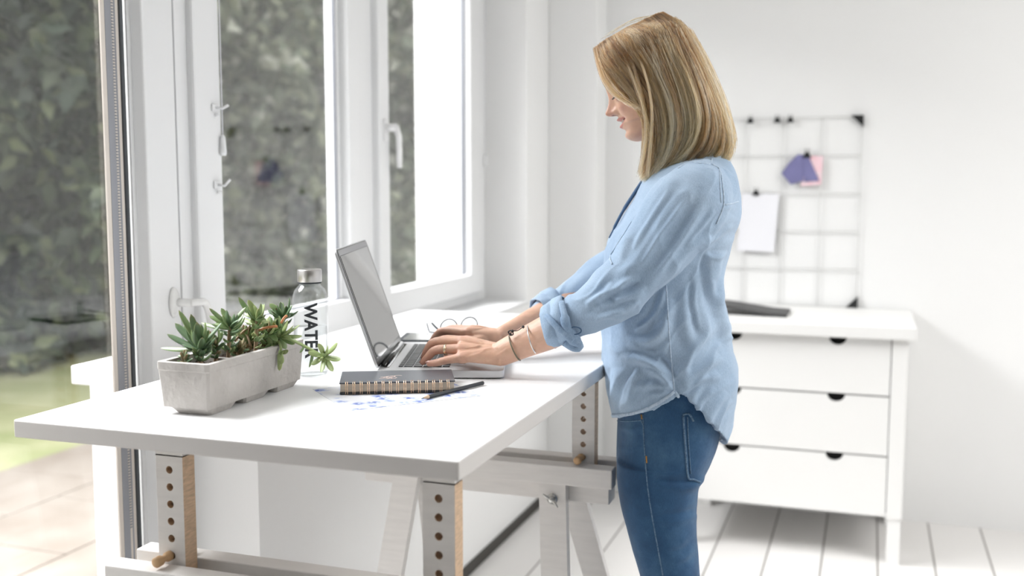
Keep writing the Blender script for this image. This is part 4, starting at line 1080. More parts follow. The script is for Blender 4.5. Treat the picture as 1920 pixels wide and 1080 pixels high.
# hips and legs inside the jeans, feet
def leg_path(sd, k=0.0):
    L_ = .088*sd
    return [FL(.095, L_*.95, .80), FL(.090, L_, .70), FL(.078+k, L_, .56), FL(.068+k, L_*.98, .45), FL(.045+k, L_*.95, .30), FL(.035+k, L_*.92, .085)]
for sd in (1, -1):
    parts.append(limb(leg_path(sd), [.062, .056, .044, .040, .038, .030], [.062, .056, .044, .038, .036, .028]))
    parts.append(limb([FL(.0, .08*sd, .05), FL(.06, .081*sd, .045), FL(.13, .085*sd, .03), FL(.19, .088*sd, .025)], [.032, .034, .024, .015], [.03, .034, .038, .028]))
parts.append(limb([FL(.09, 0, .90), FL(.095, 0, .82), FL(.09, 0, .76)], [.075, .08, .05], [.125, .13, .10]))
bme = remesh(parts, 0.0019, 'person', 2, 0.4)
co = get_co(bme)

# skin colours: lips, mouth, scalp, brows, redder knuckles - by place on the body
hl = (co-HO)/MM; hF, hl_, hU = hl@HF, hl@HL, hl@HU
isH = (np.abs(hF) < 140) & (np.abs(hl_) < 95) & (hU > -125) & (hU < 120)
colr = np.tile(np.array([0.70, 0.44, 0.32]), (len(co), 1))
def blend(mask, c): 
    m_ = np.clip(mask, 0, 1)[:, None]; colr[:] = colr*(1-m_)+np.array(c)*m_
al = np.abs(hl_); um = -64+5.0*(al/26)**2; fr = isH & (hF > 25)
blend(fr*np.exp(-((al-38)/16)**2-((hU+38)/14)**2)*.45, (0.66, 0.34, 0.26))
blend((fr & (hF > 78))*.35*np.ones(len(co)), (0.66, 0.33, 0.26))
kk = np.clip(1-(al/27)**2, 0, 1)
up_l = fr & (hU > um) & (hU < um+8.5*kk**.7) & (al < 26); lo_l = fr & (hU < um-4.5*kk) & (hU > um-4.5*kk-10*kk**.8) & (al < 25)
mouth = fr & (hU <= um+0.5) & (hU >= um-4.6*kk) & (al < 25)
blend((up_l | lo_l)*.85, (0.55, 0.22, 0.20)); blend(mouth*1.0, (0.10, 0.025, 0.02))
teeth = mouth & (hU > um-3.6*kk) & (al < 19); blend(teeth*.9, (0.70, 0.64, 0.56))
lash = fr & (al > 20) & (al < 44) & (np.abs(hU-(-15.5+3.0*((al-32)/12)**2)) < 1.5); blend(lash*.9, (0.03, 0.018, 0.012))
brow = fr & (al > 13) & (al < 50) & (np.abs(hU-(11+4*((al-13)/20)-5*np.clip((al-33)/15, 0, 1))) < 3.2); blend(brow*.75, (0.12, 0.07, 0.04))
nost = fr & (np.hypot((al-5.5)/3.2, (hU+48.5)/2.4) < 1) & (hF > 68); blend(nost*.8, (0.12, 0.04, 0.03))
scalp = isH & (hU > -70) & ((hF < 8) | (hU > 62+0.10*hF-0.012*hl_**2*.5) | ((al > 56) & (hU > 0))); blend(scalp*1.0, (0.27, 0.165, 0.085))
isHand = np.zeros(len(co))
for tip, pre in HAND_TIPS:
    d = np.linalg.norm(co-tip, axis=1); isHand = np.maximum(isHand, np.exp(-(d/0.020)**2))
for js, r in Lf+Rf:
    d = np.linalg.norm(co-js[1], axis=1); isHand = np.maximum(isHand, .7*np.exp(-(d/0.012)**2))
    d = np.linalg.norm(co-js[0], axis=1); isHand = np.maximum(isHand, .45*np.exp(-(d/0.014)**2))
blend(isHand*.6, (0.66, 0.31, 0.24))
# tendons on the back of the hands
no = get_no(bme)
disp = np.zeros(len(co))
for js, wr in [(f[0], LWR) for f in Lf]+[(f[0], RWR) for f in Rf]:
    A_, B_ = wr*.75+js[0]*.25, js[0]; d = B_-A_; t_ = np.clip(((co-A_)@d)/(d@d), 0, 1)
    e = co-(A_+t_[:, None]*d); e = e-no*(np.sum(e*no, 1)[:, None]); dist = np.linalg.norm(e, axis=1)
    near = np.linalg.norm(co-(A_+t_[:, None]*d), axis=1) < .024
    disp += near*np.clip(no[:, 2]*2, 0, 1)*np.exp(-(dist/.0026)**2)*.0017*np.sin(pi*np.clip(t_*.85+.1, 0, 1))
    k_ = np.linalg.norm(co-js[0], axis=1); disp += .0016*np.exp(-(k_/.013)**2)*(no[:, 2] > .2)
    for ring_j, w_ in ((js[1], .0011), (js[2], .0008)):
        tx = (ring_j-js[0])/np.linalg.norm(ring_j-js[0]); sdist = (co-ring_j)@tx; nr = np.linalg.norm(co-ring_j, axis=1) < .013
        disp -= nr*(no[:, 2] > .2)*w_*.5*(np.cos(sdist/.0011) > .75)
for vp in ([(930, 652), (912, 655), (898, 663), (882, 668)], [(925, 645), (905, 645), (890, 652), (874, 654)], [(950, 655), (930, 668), (912, 676)]):
    Vp = smooth_path([(x_, y_, 0) for x_, y_ in vp], 24)[:, :2]; pxx, pyy = proj(co); nearh = np.linalg.norm(co-(LWR*.6+Lf[1][0][0]*.4), axis=1) < .07
    ix = np.where(nearh & (np.sum((CAM-co)*no, 1) > 0))[0]; Q = np.column_stack([pxx[ix], pyy[ix]])
    dd = np.min(np.hypot(Q[:, None, 0]-Vp[None, :, 0], Q[:, None, 1]-Vp[None, :, 1]), 1); disp[ix] += .0010*np.exp(-(dd/2.2)**2)
set_co(bme, co+no*disp[:, None])
ca = bme.color_attributes.new('skin_tone', 'FLOAT_COLOR', 'POINT')
ca.data.foreach_set('color', np.column_stack([colr, np.ones(len(co))]).astype(np.float32).ravel())
sk = bpy.data.materials.new('skin'); sk.use_nodes = True
n = sk.node_tree; b = n.nodes['Principled BSDF']
at = n.nodes.new('ShaderNodeAttribute'); at.attribute_name = 'skin_tone'
tcn = n.nodes.new('ShaderNodeTexCoord'); nz = n.nodes.new('ShaderNodeTexNoise'); nz.inputs['Scale'].default_value = 55; nz.inputs['Detail'].default_value = 5
rv = n.nodes.new('ShaderNodeValToRGB'); rv.color_ramp.elements[0].position = .3; rv.color_ramp.elements[1].position = .7
rv.color_ramp.elements[0].color = (0.86, 0.80, 0.78, 1); rv.color_ramp.elements[1].color = (1.06, 1.06, 1.05, 1)
mx = n.nodes.new('ShaderNodeMix'); mx.data_type = 'RGBA'; mx.blend_type = 'MULTIPLY'; mx.inputs[0].default_value = .7
n.links.new(tcn.outputs['Object'], nz.inputs['Vector']); n.links.new(nz.outputs[0], rv.inputs[0]); n.links.new(at.outputs['Color'], mx.inputs[6]); n.links.new(rv.outputs[0], mx.inputs[7])
n.links.new(mx.outputs[2], b.inputs['Base Color'])
b.inputs['Roughness'].default_value = .46; b.inputs['Subsurface Weight'].default_value = .18; b.inputs['Subsurface Radius'].default_value = (.010, .004, .002); b.inputs['Subsurface Scale'].default_value = .7
n2 = n.nodes.new('ShaderNodeTexNoise'); n2.inputs['Scale'].default_value = 420; n2.inputs['Detail'].default_value = 3; n.links.new(tcn.outputs['Object'], n2.inputs['Vector'])
bp = n.nodes.new('ShaderNodeBump'); bp.inputs['Strength'].default_value = .12; bp.inputs['Distance'].default_value = .002; n.links.new(n2.outputs[0], bp.inputs['Height']); n.links.new(bp.outputs[0], b.inputs['Normal'])
bme.materials.append(sk)
person = link('person', bme)
tag(person, 'person with shoulder length blond hair in light blue shirt and jeans, standing and typing', 'person')

# fingernails
nail_m = mat('nail_pink', (0.74, 0.45, 0.40), .25, spec=.6)
for tip, pre in HAND_TIPS:
    q = MB()
    d = Vector(tip-pre).normalized(); upn = Vector((0, 0, 1)); upn = (upn-d*upn.dot(d)).normalized(); sd = d.cross(upn)
    c = Vector(tip)+upn*.0052+d*.0015
    vs = []; fs = []
    for i in range(7):
        for k in range(7):
            u = i/6*2-1; v_ = k/6*2-1; uu = u*.0052; vv = v_*.0041*(1-.35*max(0, u)**2-.15*max(0, -u)**2)
            vs.append(c+d*uu+sd*vv-upn*(vv*vv*95+max(0, u)*.0010+u*u*.0006)+upn*.0011)
    for i in range(6):
        for k in range(6): fs.append((i*7+k, i*7+k+1, (i+1)*7+k+1, (i+1)*7+k))
    k0 = len(vs); vs += [p-upn*.0012 for p in vs]; fs += [tuple(j+k0 for j in f[::-1]) for f in fs]
    q.add(vs, fs, True); q.build('fingernail', nail_m, person)
# eyelashes on lowered lids
rng = random.Random(4); lash_m = mat('lash_brown', (0.025, 0.015, 0.01), .6)
for sd in (1, -1):
    q = MB()
    for k in range(22):
        lx = 21+k*1.05; u0 = -15.3+3.0*((lx-32)/12)**2
        fb = 66.5-((lx-30)/14)**2*6 if lx > 30 else 66.5
        p = HO+(fb*HF+sd*lx*HL+u0*HU)*MM
        d = (HF*.80-HU*.62+HL*sd*(lx-30)/40)
        q.tube([p, p+d*.0045, p+d*.0075+HU*.0012], [.0005, .0004, .0001], 4)
    q.build('eyelashes', lash_m, person)

# ---------------------------------------------------------------- clothes
def folds(me, lst, sign_no=True):
    """raised creases and hollows along lines on the side that faces the camera"""
    co = get_co(me); no = get_no(me)
    view = CAM-co; facing = np.sum(view*no, 1) > 0
    px, py = proj(co)
    disp = np.zeros(len(co))
    for pts, wd, amp in lst:
        P = smooth_path([(a_, b_, 0) for a_, b_ in pts], 12*len(pts))[:, :2]
        best = np.full(len(co), 1e9); tb_ = np.zeros(len(co)); side = np.zeros(len(co))
        bb = (px > P[:, 0].min()-4*wd) & (px < P[:, 0].max()+4*wd) & (py > P[:, 1].min()-4*wd) & (py < P[:, 1].max()+4*wd) & facing
        idx = np.where(bb)[0]
        if not len(idx): continue
        Q = np.column_stack([px[idx], py[idx]]); bd = np.full(len(idx), 1e9); bt = np.zeros(len(idx)); bs = np.zeros(len(idx))
        for i in range(len(P)-1):
            a_, d = P[i], P[i+1]-P[i]; t_ = np.clip(((Q-a_)@d)/(d@d+1e-9), 0, 1); e = Q-a_-t_[:, None]*d; dd = np.hypot(e[:, 0], e[:, 1])
            m_ = dd < bd; bd[m_] = dd[m_]; bt[m_] = (i+t_[m_])/(len(P)-1); bs[m_] = (d[0]*e[m_, 1]-d[1]*e[m_, 0])/np.hypot(*d)
        env = np.clip(np.minimum(bt, 1-bt)*5, 0, 1)**.7
        x_ = bs/wd
        disp[idx] += amp*env*(np.exp(-x_**2)-0.55*np.exp(-((x_-1.6)/1.0)**2))
    return disp
def keep_off(me, xl=-.5035):
    c_ = get_co(me); m_ = c_[:, 2] < .984; c_[m_, 0] = np.maximum(c_[m_, 0], xl); set_co(me, c_)
def surf(me, no_first=True):
    bm = bmesh.new(); bm.from_mesh(me); t_ = BVHTree.FromBMesh(bm); bm.free(); return t_
def on_surf(tree, x, y, off=0.0):
    d = Vector(ray(x, y)).normalized(); h = tree.ray_cast(Vector(CAM), d)
    if h[0] is None:
        h2 = tree.find_nearest(Vector(W(x, y, .08))); return h2[0]+h2[1]*off, h2[1]
    return h[0]+h[1]*off, h[1]
def surf_tube(q, tree, pts, r, step=5.0, off=0.0, flat=1.0, wob=0.0):
    P = np.array(pts, float); L_ = np.sum(np.hypot(*np.diff(P, axis=0).T)); n_ = max(4, int(L_/step))
    S_ = smooth_path([(a_, b_, 0) for a_, b_ in pts], n_)
    out = [on_surf(tree, a_, b_, off+wob*((i % 2)*2-1)) for i, (a_, b_, _) in enumerate(S_)]
    q.tube([o_[0] for o_ in out], r, 8, flat=flat, up=out[0][1])

# shirt -----------------------------------------------------------
rings = torso_rings(0.0)
HEM = [(1143, 770), (1152, 783), (1178, 781), (1204, 774), (1230, 762), (1250, 749), (1265, 738), (1276, 752), (1288, 771), (1302, 793), (1318, 812), (1334, 826), (1349, 835)]
T = torso_rings(0.0, n_=96, rows=70)
nth = 96; an = np.linspace(0, 2*pi, nth, endpoint=False)
# hem height around the body, from the traced edge of the near side; the far side mirrors it
zs_h = []
for a_ in an:
    c = cos(a_)
    # front (c=1) .. side (notch slightly behind the middle) .. back (c=-1)
    px_ = np.interp(-c, [-1, -.97, -.75, -.45, -.2, 0.0, .13, .25, .38, .55, .72, .88, 1.0], [p[0] for p in HEM])
    zs_h.append(px_)
Tz = np.array([t_[2][0] for t_ in T])
TF = np.array([t_[0] for t_ in T]); TL = np.array([t_[1] for t_ in T])
hem_z = np.empty(nth)
for j in range(nth):
    y = np.interp(zs_h[j], [p[0] for p in HEM], [p[1] for p in HEM])
    side_lat = .18*abs(sin(an[j])); hem_z[j] = W(zs_h[j], y, side_lat)[2]
shirt_rings = []; NV = 64
for v_ in np.linspace(0, 1, NV):
    row = np.empty((nth, 3))
    for j in range(nth):
        z = Tz[0]+(hem_z[j]-Tz[0])*v_
        F_ = np.interp(-z, -Tz, TF[:, j]); l_ = np.interp(-z, -Tz, TL[:, j]); row[j] = FL(F_, l_, z)
    shirt_rings.append(row)
cen = FL(.085, 0, .90)
sv, sf = loft(shirt_rings, cap=False)
k0 = len(sv); inn = [shirt_rings[-1]*.0+np.array([FL(toFL(p)[0]*.93+.085*.07, toFL(p)[1]*.94, toFL(p)[2]+.006) for p in shirt_rings[-1]])]
inn.append(np.array([FL(.085+(toFL(p)[0]-.085)*.5, toFL(p)[1]*.5, .89) for p in shirt_rings[-1]]))
lst = [shirt_rings[-1]]+inn
sv = np.vstack([sv]+inn+[FL(.085, 0, .90)[None], shirt_rings[0].mean(0)[None]])
b0 = (NV-1)*nth; offs = [b0, NV*nth, NV*nth+nth]
for i in range(2):
    for k in range(nth):
        k2 = (k+1) % nth; sf.append((offs[i]+k, offs[i]+k2, offs[i+1]+k2, offs[i+1]+k))
for k in range(nth):
    k2 = (k+1) % nth; sf.append((offs[2]+k, offs[2]+k2, NV*nth+2*nth)); sf.append((k2, k, NV*nth+2*nth+1))
SLV = [(1322, 352, .085, 56, .050), (1307, 368, .130, 64, .062), (1280, 398, .150, 68, .060), (1242, 452, .166, 61, .056), (1216, 485, .176, 55, .052), (1182, 520, .182, 50, .049), (1153, 548, .186, 51, .050), (1121, 571, .188, 44, .045), (1077, 594, .188, 36, .039), (1048, 608, .188, 36, .038)]
RSV = [(1312, 355, -.085, 52, .050), (1296, 372, -.130, 58, .060), (1265, 410, -.152, 60, .058), (1215, 460, -.175, 54, .054), (1165, 500, -.188, 48, .049), (1125, 526, -.188, 46, .047), (1085, 553, -.168, 40, .042), (1045, 578, -.140, 35, .039), (1024, 590, -.122, 34, .038)]
sleeves = [limb([W(x, y, l_) for x, y, l_, h, hl2 in L_], [h/945 for *_, h, hl2 in L_], [hl2 for *_, hl2 in L_], n_=40) for L_ in (SLV, RSV)]
sme = remesh([(sv, sf)]+sleeves, 0.0024, 'shirt', 5, 0.5)
FOLDS = [([(1267, 728), (1230, 690), (1186, 662)], 9, .0075), ([(1262, 705), (1215, 680), (1165, 668)], 8, .005), ([(1266, 735), (1225, 722), (1190, 728)], 7, .004),
         ([(1200, 684), (1188, 720), (1176, 765)], 8, .005), ([(1160, 690), (1156, 730), (1163, 770)], 9, .004), ([(1230, 690), (1222, 725), (1210, 760)], 8, .003),
         ([(1272, 730), (1310, 698), (1352, 668)], 10, .007), ([(1270, 715), (1300, 660), (1345, 600)], 14, .006), ([(1290, 762), (1315, 720), (1350, 700)], 9, .005), ([(1320, 805), (1338, 770), (1362, 735)], 9, .0045),
         ([(1345, 470), (1336, 530), (1352, 600), (1368, 640)], 13, .007), ([(1320, 500), (1312, 560), (1330, 640)], 12, .005), ([(1290, 540), (1285, 600), (1300, 660)], 12, .004), ([(1258, 560), (1240, 620), (1200, 650)], 12, .006), ([(1252, 600), (1225, 640), (1175, 640)], 10, .005), ([(1370, 400), (1340, 440), (1310, 470)], 10, .004), ([(1378, 440), (1350, 470), (1330, 520)], 9, .004),
         ([(1332, 360), (1285, 440), (1232, 512), (1185, 566)], 12, .0045), ([(1300, 350), (1245, 420), (1195, 490), (1150, 530)], 12, .004), ([(1270, 330), (1225, 390), (1190, 455)], 9, .003),
         ([(1205, 545), (1165, 565), (1110, 585)], 8, .0045), ([(1190, 575), (1150, 585), (1095, 600)], 7, .004), ([(1200, 520), (1160, 535), (1100, 570)], 8, .0035), ([(1175, 590), (1140, 570), (1120, 548)], 7, .003),
         ([(1330, 440), (1290, 470), (1250, 515)], 8, .004), ([(1190, 400), (1170, 440), (1150, 475)], 9, .003), ([(1215, 370), (1185, 430), (1160, 500)], 8, .003)]
co = get_co(sme); no = get_no(sme); FOLDS += [([(1262, 732), (1238, 706), (1205, 690)], 5, .0045), ([(1264, 742), (1244, 738), (1216, 742)], 5, .003), ([(1250, 690), (1222, 664), (1180, 646)], 5, .004), ([(1185, 700), (1172, 735), (1170, 772)], 5, .0035), ([(1148, 690), (1146, 720), (1150, 755)], 5, .003),
    ([(1275, 738), (1300, 722), (1330, 704)], 5, .0045), ([(1300, 782), (1318, 750), (1342, 728)], 5, .0035), ([(1340, 812), (1352, 780), (1372, 750)], 5, .0035), ([(1282, 700), (1296, 660), (1322, 626)], 6, .004), ([(1350, 520), (1343, 570), (1358, 622), (1374, 660)], 6, .0045), ([(1330, 470), (1326, 520), (1338, 575)], 6, .004), ([(1304, 520), (1300, 570), (1312, 625)], 5, .003),
    ([(1246, 540), (1228, 590), (1190, 622)], 6, .005), ([(1256, 640), (1232, 660), (1200, 664)], 5, .003), ([(1372, 420), (1352, 440), (1328, 452)], 5, .003), ([(1362, 470), (1345, 480), (1322, 482)], 5, .003),
    ([(1318, 380), (1272, 452), (1222, 520)], 6, .0035), ([(1290, 372), (1240, 440), (1202, 500)], 5, .003), ([(1262, 350), (1222, 410), (1188, 470)], 5, .003), ([(1340, 395), (1312, 430), (1284, 462)], 5, .003),
    ([(1210, 535), (1180, 552), (1148, 562)], 5, .004), ([(1198, 562), (1166, 578), (1128, 590)], 5, .004), ([(1186, 520), (1150, 545), (1112, 562)], 5, .003), ([(1168, 598), (1138, 592), (1108, 606)], 5, .003), ([(1150, 530), (1128, 552), (1098, 572)], 5, .003)]
disp = folds(sme, FOLDS)*1.25
wf, wz = (co-WO)@WFW, co[:, 2]
rid = np.array([1-abs(mnoise.noise(Vector((a_*16+c_*10, c_*7-a_*5, b_[1]*7)))) for a_, c_, b_ in zip(wf, wz, co)])
disp += .0030*np.clip((rid-.80)/.2, 0, 1)**1.5
nzv = np.array([mnoise.fractal(Vector((p[0]*9, p[1]*9, p[2]*13)), 1.0, 2.0, 3) for p in co])
nz2 = np.array([mnoise.noise(Vector((p[0]*30, p[1]*30, p[2]*22))) for p in co])
set_co(sme, co+no*(disp+nzv*.0030+nz2*.0011)[:, None])

def cloth_mat(name, c1, c2, c3, scale, weave, rough=.85):
    m = bpy.data.materials.new(name); m.use_nodes = True
    n = m.node_tree; b = n.nodes['Principled BSDF']; b.inputs['Roughness'].default_value = rough; b.inputs['Sheen Weight'].default_value = .15
    b.inputs['Specular IOR Level'].default_value = .25
    t_ = n.nodes.new('ShaderNodeTexCoord')
    a_ = n.nodes.new('ShaderNodeTexNoise'); a_.inputs['Scale'].default_value = scale; a_.inputs['Detail'].default_value = 6; a_.inputs['Roughness'].default_value = .62
    r = n.nodes.new('ShaderNodeValToRGB'); r.color_ramp.elements[0].position = .30; r.color_ramp.elements[1].position = .72
    r.color_ramp.elements[0].color = (*c1, 1); r.color_ramp.elements[1].color = (*c3, 1); e = r.color_ramp.elements.new(.5); e.color = (*c2, 1)
    n.links.new(t_.outputs['Object'], a_.inputs['Vector']); n.links.new(a_.outputs[0], r.inputs[0])
    mp = n.nodes.new('ShaderNodeMapping'); mp.inputs['Scale'].default_value = (weave*1.0, weave*1.0, weave*.18)
    wv_ = n.nodes.new('ShaderNodeTexNoise'); wv_.inputs['Scale'].default_value = 1.0; wv_.inputs['Detail'].default_value = 2
    n.links.new(t_.outputs['Object'], mp.inputs[0]); n.links.new(mp.outputs[0], wv_.inputs['Vector'])
    r2 = n.nodes.new('ShaderNodeValToRGB'); r2.color_ramp.elements[0].position = .32; r2.color_ramp.elements[1].position = .68; r2.color_ramp.elements[0].color = (.82, .84, .87, 1); r2.color_ramp.elements[1].color = (1.12, 1.1, 1.08, 1)
    mx = n.nodes.new('ShaderNodeMix'); mx.data_type = 'RGBA'; mx.blend_type = 'MULTIPLY'; mx.inputs[0].default_value = .8
    n.links.new(wv_.outputs[0], r2.inputs[0]); n.links.new(r.outputs[0], mx.inputs[6]); n.links.new(r2.outputs[0], mx.inputs[7]); n.links.new(mx.outputs[2], b.inputs['Base Color'])
    bp = n.nodes.new('ShaderNodeBump'); bp.inputs['Strength'].default_value = .25; bp.inputs['Distance'].default_value = .001
    n.links.new(wv_.outputs[0], bp.inputs['Height']); n.links.new(bp.outputs[0], b.inputs['Normal'])
    return m
M['shirt'] = cloth_mat('washed_chambray', (0.325, 0.445, 0.60), (0.375, 0.50, 0.655), (0.45, 0.57, 0.715), 5.0, 900)
M['shirt_seam'] = mat('chambray_seam', (0.36, 0.48, 0.63), .85, col2=(0.58, 0.68, 0.80), vscale=200)
M['shirt_dark'] = mat('chambray_inside', (0.075, 0.14, 0.25), .9)
M['denim'] = cloth_mat('blue_denim', (0.022, 0.065, 0.145), (0.034, 0.098, 0.205), (0.075, 0.165, 0.29), 9, 1100)
M['denim_seam'] = mat('denim_stitching', (0.16, 0.26, 0.38), .85, col2=(0.05, 0.11, 0.20), vscale=260)
keep_off(sme)
sme.materials.append(M['shirt'])
shirt = link('shirt', sme, person)
tr = surf(sme)
q = MB()
hem = [p for p in HEM]
surf_tube(q, tr, [(1150, 778)]+[(x, y-4) for x, y in HEM[1:7]], .0032, 4, .0005, wob=.0006); surf_tube(q, tr, [(1265, 734)]+[(x-1, y-4) for x, y in HEM[7:]], .0032, 4, .0005, wob=.0006)
q.build('hem', M['shirt_seam'], shirt)
def seam(nm, pts, r, step=4, off=.0006, wob=.0006):
    r = r*.72; off = -.0002; wob = .0004
    q = MB(); surf_tube(q, tr, pts, r, step, off, wob=wob); return q.build(nm, M['shirt_seam'], shirt)
seam('side_seam', [(1249, 535), (1252, 580), (1255, 630), (1260, 690), (1265, 736)], .0022, 5, .0006, .0004)
seam('armhole_seam', [(1334, 308), (1349, 318), (1355, 350), (1357, 382), (1350, 403), (1343, 420)], .0030, 4, .0006, .0008)
seam('armhole_stitching', [(1349, 318), (1350, 345), (1352, 380)], .0022)
seam('shoulder_seam', [(1271, 316), (1292, 305), (1332, 308)], .0026, 4, .0006, .0007)
seam('yoke_seam', [(1358, 384), (1370, 382), (1384, 378)], .0028, 4, .0006, .0007)
seam('yoke_stitching', [(1335, 285), (1334, 308)], .0018)
q = MB(); surf_tube(q, tr, [(1184, 416), (1163, 450), (1145, 480), (1148, 496)], .0016, 5, .0003); q.build('chest_pocket_edge', M['shirt_seam'], shirt)
q = MB()
pts = [FL(*(toFL(W(x, y, .012))+np.array([.002, 0, 0]))) for x, y in [(1222, 318), (1207, 339), (1189, 366), (1171, 394), (1156, 422), (1144, 446)]]
q.tube(smooth_path(pts, 24), [.0075]*14+[.006]*6+[.003]*4, 10, flat=.5, up=WFW); q.build('placket', M['shirt_dark'], shirt)
# collar round the neck
q = MB(); vs = []; fs = []; nc = 40
for i, (ex_, dz) in enumerate(((.006, .0), (.010, .018), (.014, .030), (.024, .022), (.030, .0), (.026, -.001))):
    for k in range(nc):
        a_ = radians(28)+(2*pi-radians(56))*k/(nc-1)
        cF, cz_ = .060, 1.360; s_ = .064+ex_
        F_ = cF+s_*cos(a_)*1.0; l_ = s_*sin(a_)*1.02; z_ = cz_+dz-.045*(cos(a_)*.5+.5)*1.2+.016
        vs.append(FL(F_, l_, z_))
for i in range(5):
    for k in range(nc-1): fs.append((i*nc+k, i*nc+k+1, (i+1)*nc+k+1, (i+1)*nc+k))
q.add(vs, fs, True); ob = q.build('collar', M['shirt'], shirt)
md = ob.modifiers.new('thick', 'SOLIDIFY'); md.thickness = .002
# rolled cuffs
def cuff(cpts, hs, hls, name):
    P = [W(x, y, l_) for x, y, l_ in cpts]; rr_ = []
    an_ = np.linspace(0, 2*pi, 44, endpoint=False)
    ax = P[-1]-P[0]; ax = ax/np.linalg.norm(ax); u_ = WLF-ax*(WLF@ax); u_ = u_/np.linalg.norm(u_); e1 = np.cross(u_, ax)
    prof = [(0.0, 0.90), (0.02, 1.0), (.25, 1.06), (.48, 1.02), (.52, .97), (.56, 1.01), (.80, 1.03), (.98, .98), (1.0, .94), (.98, .90), (.80, .88)]
    for s_, k_ in prof:
        c = P[0]+(P[-1]-P[0])*s_; h = hs[0]+(hs[1]-hs[0])*s_; g = hls[0]+(hls[1]-hls[0])*s_
        wv2 = 1+.035*np.sin(an_*5+s_*9)+.02*np.sin(an_*11-s_*6)
        tilt_ = ax*(np.cos(an_)*.006)[:, None]
        rr_.append(c+(e1*np.cos(an_)[:, None]*h+u_*np.sin(an_)[:, None]*g)*(k_*wv2)[:, None]+tilt_)
    v_, f_ = loft(rr_, cap=False)
    return np_mesh(name, v_, f_, M['shirt'], shirt)
c1_ = cuff([(1066, 597, .188), (1022, 615, .186)], (43/945, 37/945), (.046, .041), 'rolled_cuff')
c2_ = cuff([(1042, 575, -.140), (1010, 592, -.112)], (39/900, 35/900), (.043, .040), 'rolled_cuff')
q = MB()                                   # twisted tab and turned-up cuff end
pA = [W(1052, 566, .215), W(1058, 590, .236), W(1062, 612, .236), W(1072, 632, .228), W(1090, 650, .215)]
q.tube(smooth_path(pA, 20), [.006]*6+[.009]*6+[.013]*5+[.010, .008, .004], 12, flat=.6, up=WLF)
pB = [W(1022, 590, .218), W(1036, 604, .234), W(1054, 622, .238), W(1074, 638, .230)]
q.tube(smooth_path(pB, 16), [.003]+[.006]*11+[.008]*4, 10, flat=.6, up=WLF)
pC = [W(1060, 640, .215), W(1078, 650, .214), W(1094, 648, .210)]
q.tube(smooth_path(pC, 12), [.010]*9+[.008, .006, .003], 12, flat=.7, up=WLF)
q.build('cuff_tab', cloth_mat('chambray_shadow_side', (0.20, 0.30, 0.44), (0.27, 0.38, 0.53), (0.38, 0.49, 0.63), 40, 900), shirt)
q = MB(); q.tube([W(1078+12*cos(a_), 620+7*sin(a_), .236) for a_ in np.linspace(0, 2*pi, 18, endpoint=False)], .0012, 6, closed=True); q.build('buttonhole_stitching', M['shirt_dark'], shirt)

# jeans -----------------------------------------------------------
JE = [(690, 1158, 1362, .160), (740, 1160, 1366, .168), (785, 1157, 1361, .172), (835, 1155, 1349, .173), (870, 1155, 1335, .172), (893, 1156, 1322, .172)]
LG = [(893, 1156, 1322), (908, 1157, 1311), (930, 1160, 1308), (960, 1166, 1306), (1000, 1177, 1307), (1040, 1188, 1310), (1080, 1200, 1313)]
jr = []
T = smooth_path([(r[0], r[1], r[2]) for r in JE], 30); Tw = smooth_path([(r[0], r[3], 0) for r in JE], 30)
an_ = np.linspace(0, 2*pi, 64, endpoint=False)
for (y, xf, xb), tw in zip(T, Tw):
    a_, b_ = toFL(W(xf, y, .06)), toFL(W(xb, y, .06)); c, s_ = np.cos(an_), np.sin(an_); r_ = 1/(np.abs(c)**2.4+np.abs(s_)**2.4)**(1/2.4)
    jr.append(np.array([FL((a_[0]+b_[0])/2+(a_[0]-b_[0])/2*p*k_, tw[1]*s2*k_, (a_[2]+b_[2])/2) for p, s2, k_ in zip(c, s_, r_)]))
jparts = [loft(jr)]
for sd in (1, -1):
    rr_ = []
    D = smooth_path(LG, 26)
    zk = []
    rows_ = []
    for y, xf, xb in D:
        a_, b_ = toFL(W(xf, y, .09)), toFL(W(xb, y, .09)); rows_.append(((a_[0]+b_[0])/2, (a_[0]-b_[0])/2, (a_[2]+b_[2])/2))
    F0, h0, z0 = rows_[-1]
    rows_ = [(rows_[0][0], rows_[0][1]*.99, rows_[0][2]+.03)]+rows_+[(F0-.004, h0*.97, z0-.05), (F0-.008, h0*.93, z0-.10), (F0-.02, h0*.90, z0-.16), (F0-.034, h0*.88, z0-.22), (F0-.042, h0*.76, z0-.30), (F0-.046, h0*.66, z0-.38), (F0-.047, h0*.64, z0-.44)]
    for F_, h, z in rows_:
        k_ = np.clip((z-.1)/(.75-.1), 0, 1); hw = .045+.043*k_**1.1; lc = sd*(.080+.008*k_)
        c, s_ = np.cos(an_), np.sin(an_); r_ = 1/(np.abs(c)**2.15+np.abs(s_)**2.15)**(1/2.15)
        rr_.append(np.array([FL(F_+h*p*k2, lc+hw*s2*k2, z) for p, s2, k2 in zip(c, s_, r_)]))
    jparts.append(loft(rr_))
jme = remesh(jparts, 0.0032, 'jeans', 5, 0.5)
JF = [([(1225, 898), (1265, 903), (1312, 902)], 7, -.004), ([(1235, 968), (1275, 964), (1308, 954)], 7, -.0035), ([(1160, 800), (1185, 806), (1206, 800)], 5, .002), ([(1158, 840), (1180, 842), (1205, 838)], 6, .002), ([(1300, 1010), (1280, 1030), (1250, 1036)], 7, -.002), ([(1306, 1040), (1290, 1054), (1270, 1060)], 6, -.002)]
co = get_co(jme); no = get_no(jme); disp = folds(jme, JF)
nzv = np.array([mnoise.fractal(Vector((p[0]*16, p[1]*16, p[2]*16)), 1.0, 2.0, 3) for p in co])
set_co(jme, co+no*(disp+nzv*.0009)[:, None])
keep_off(jme, -.4885)
jme.materials.append(M['denim'])
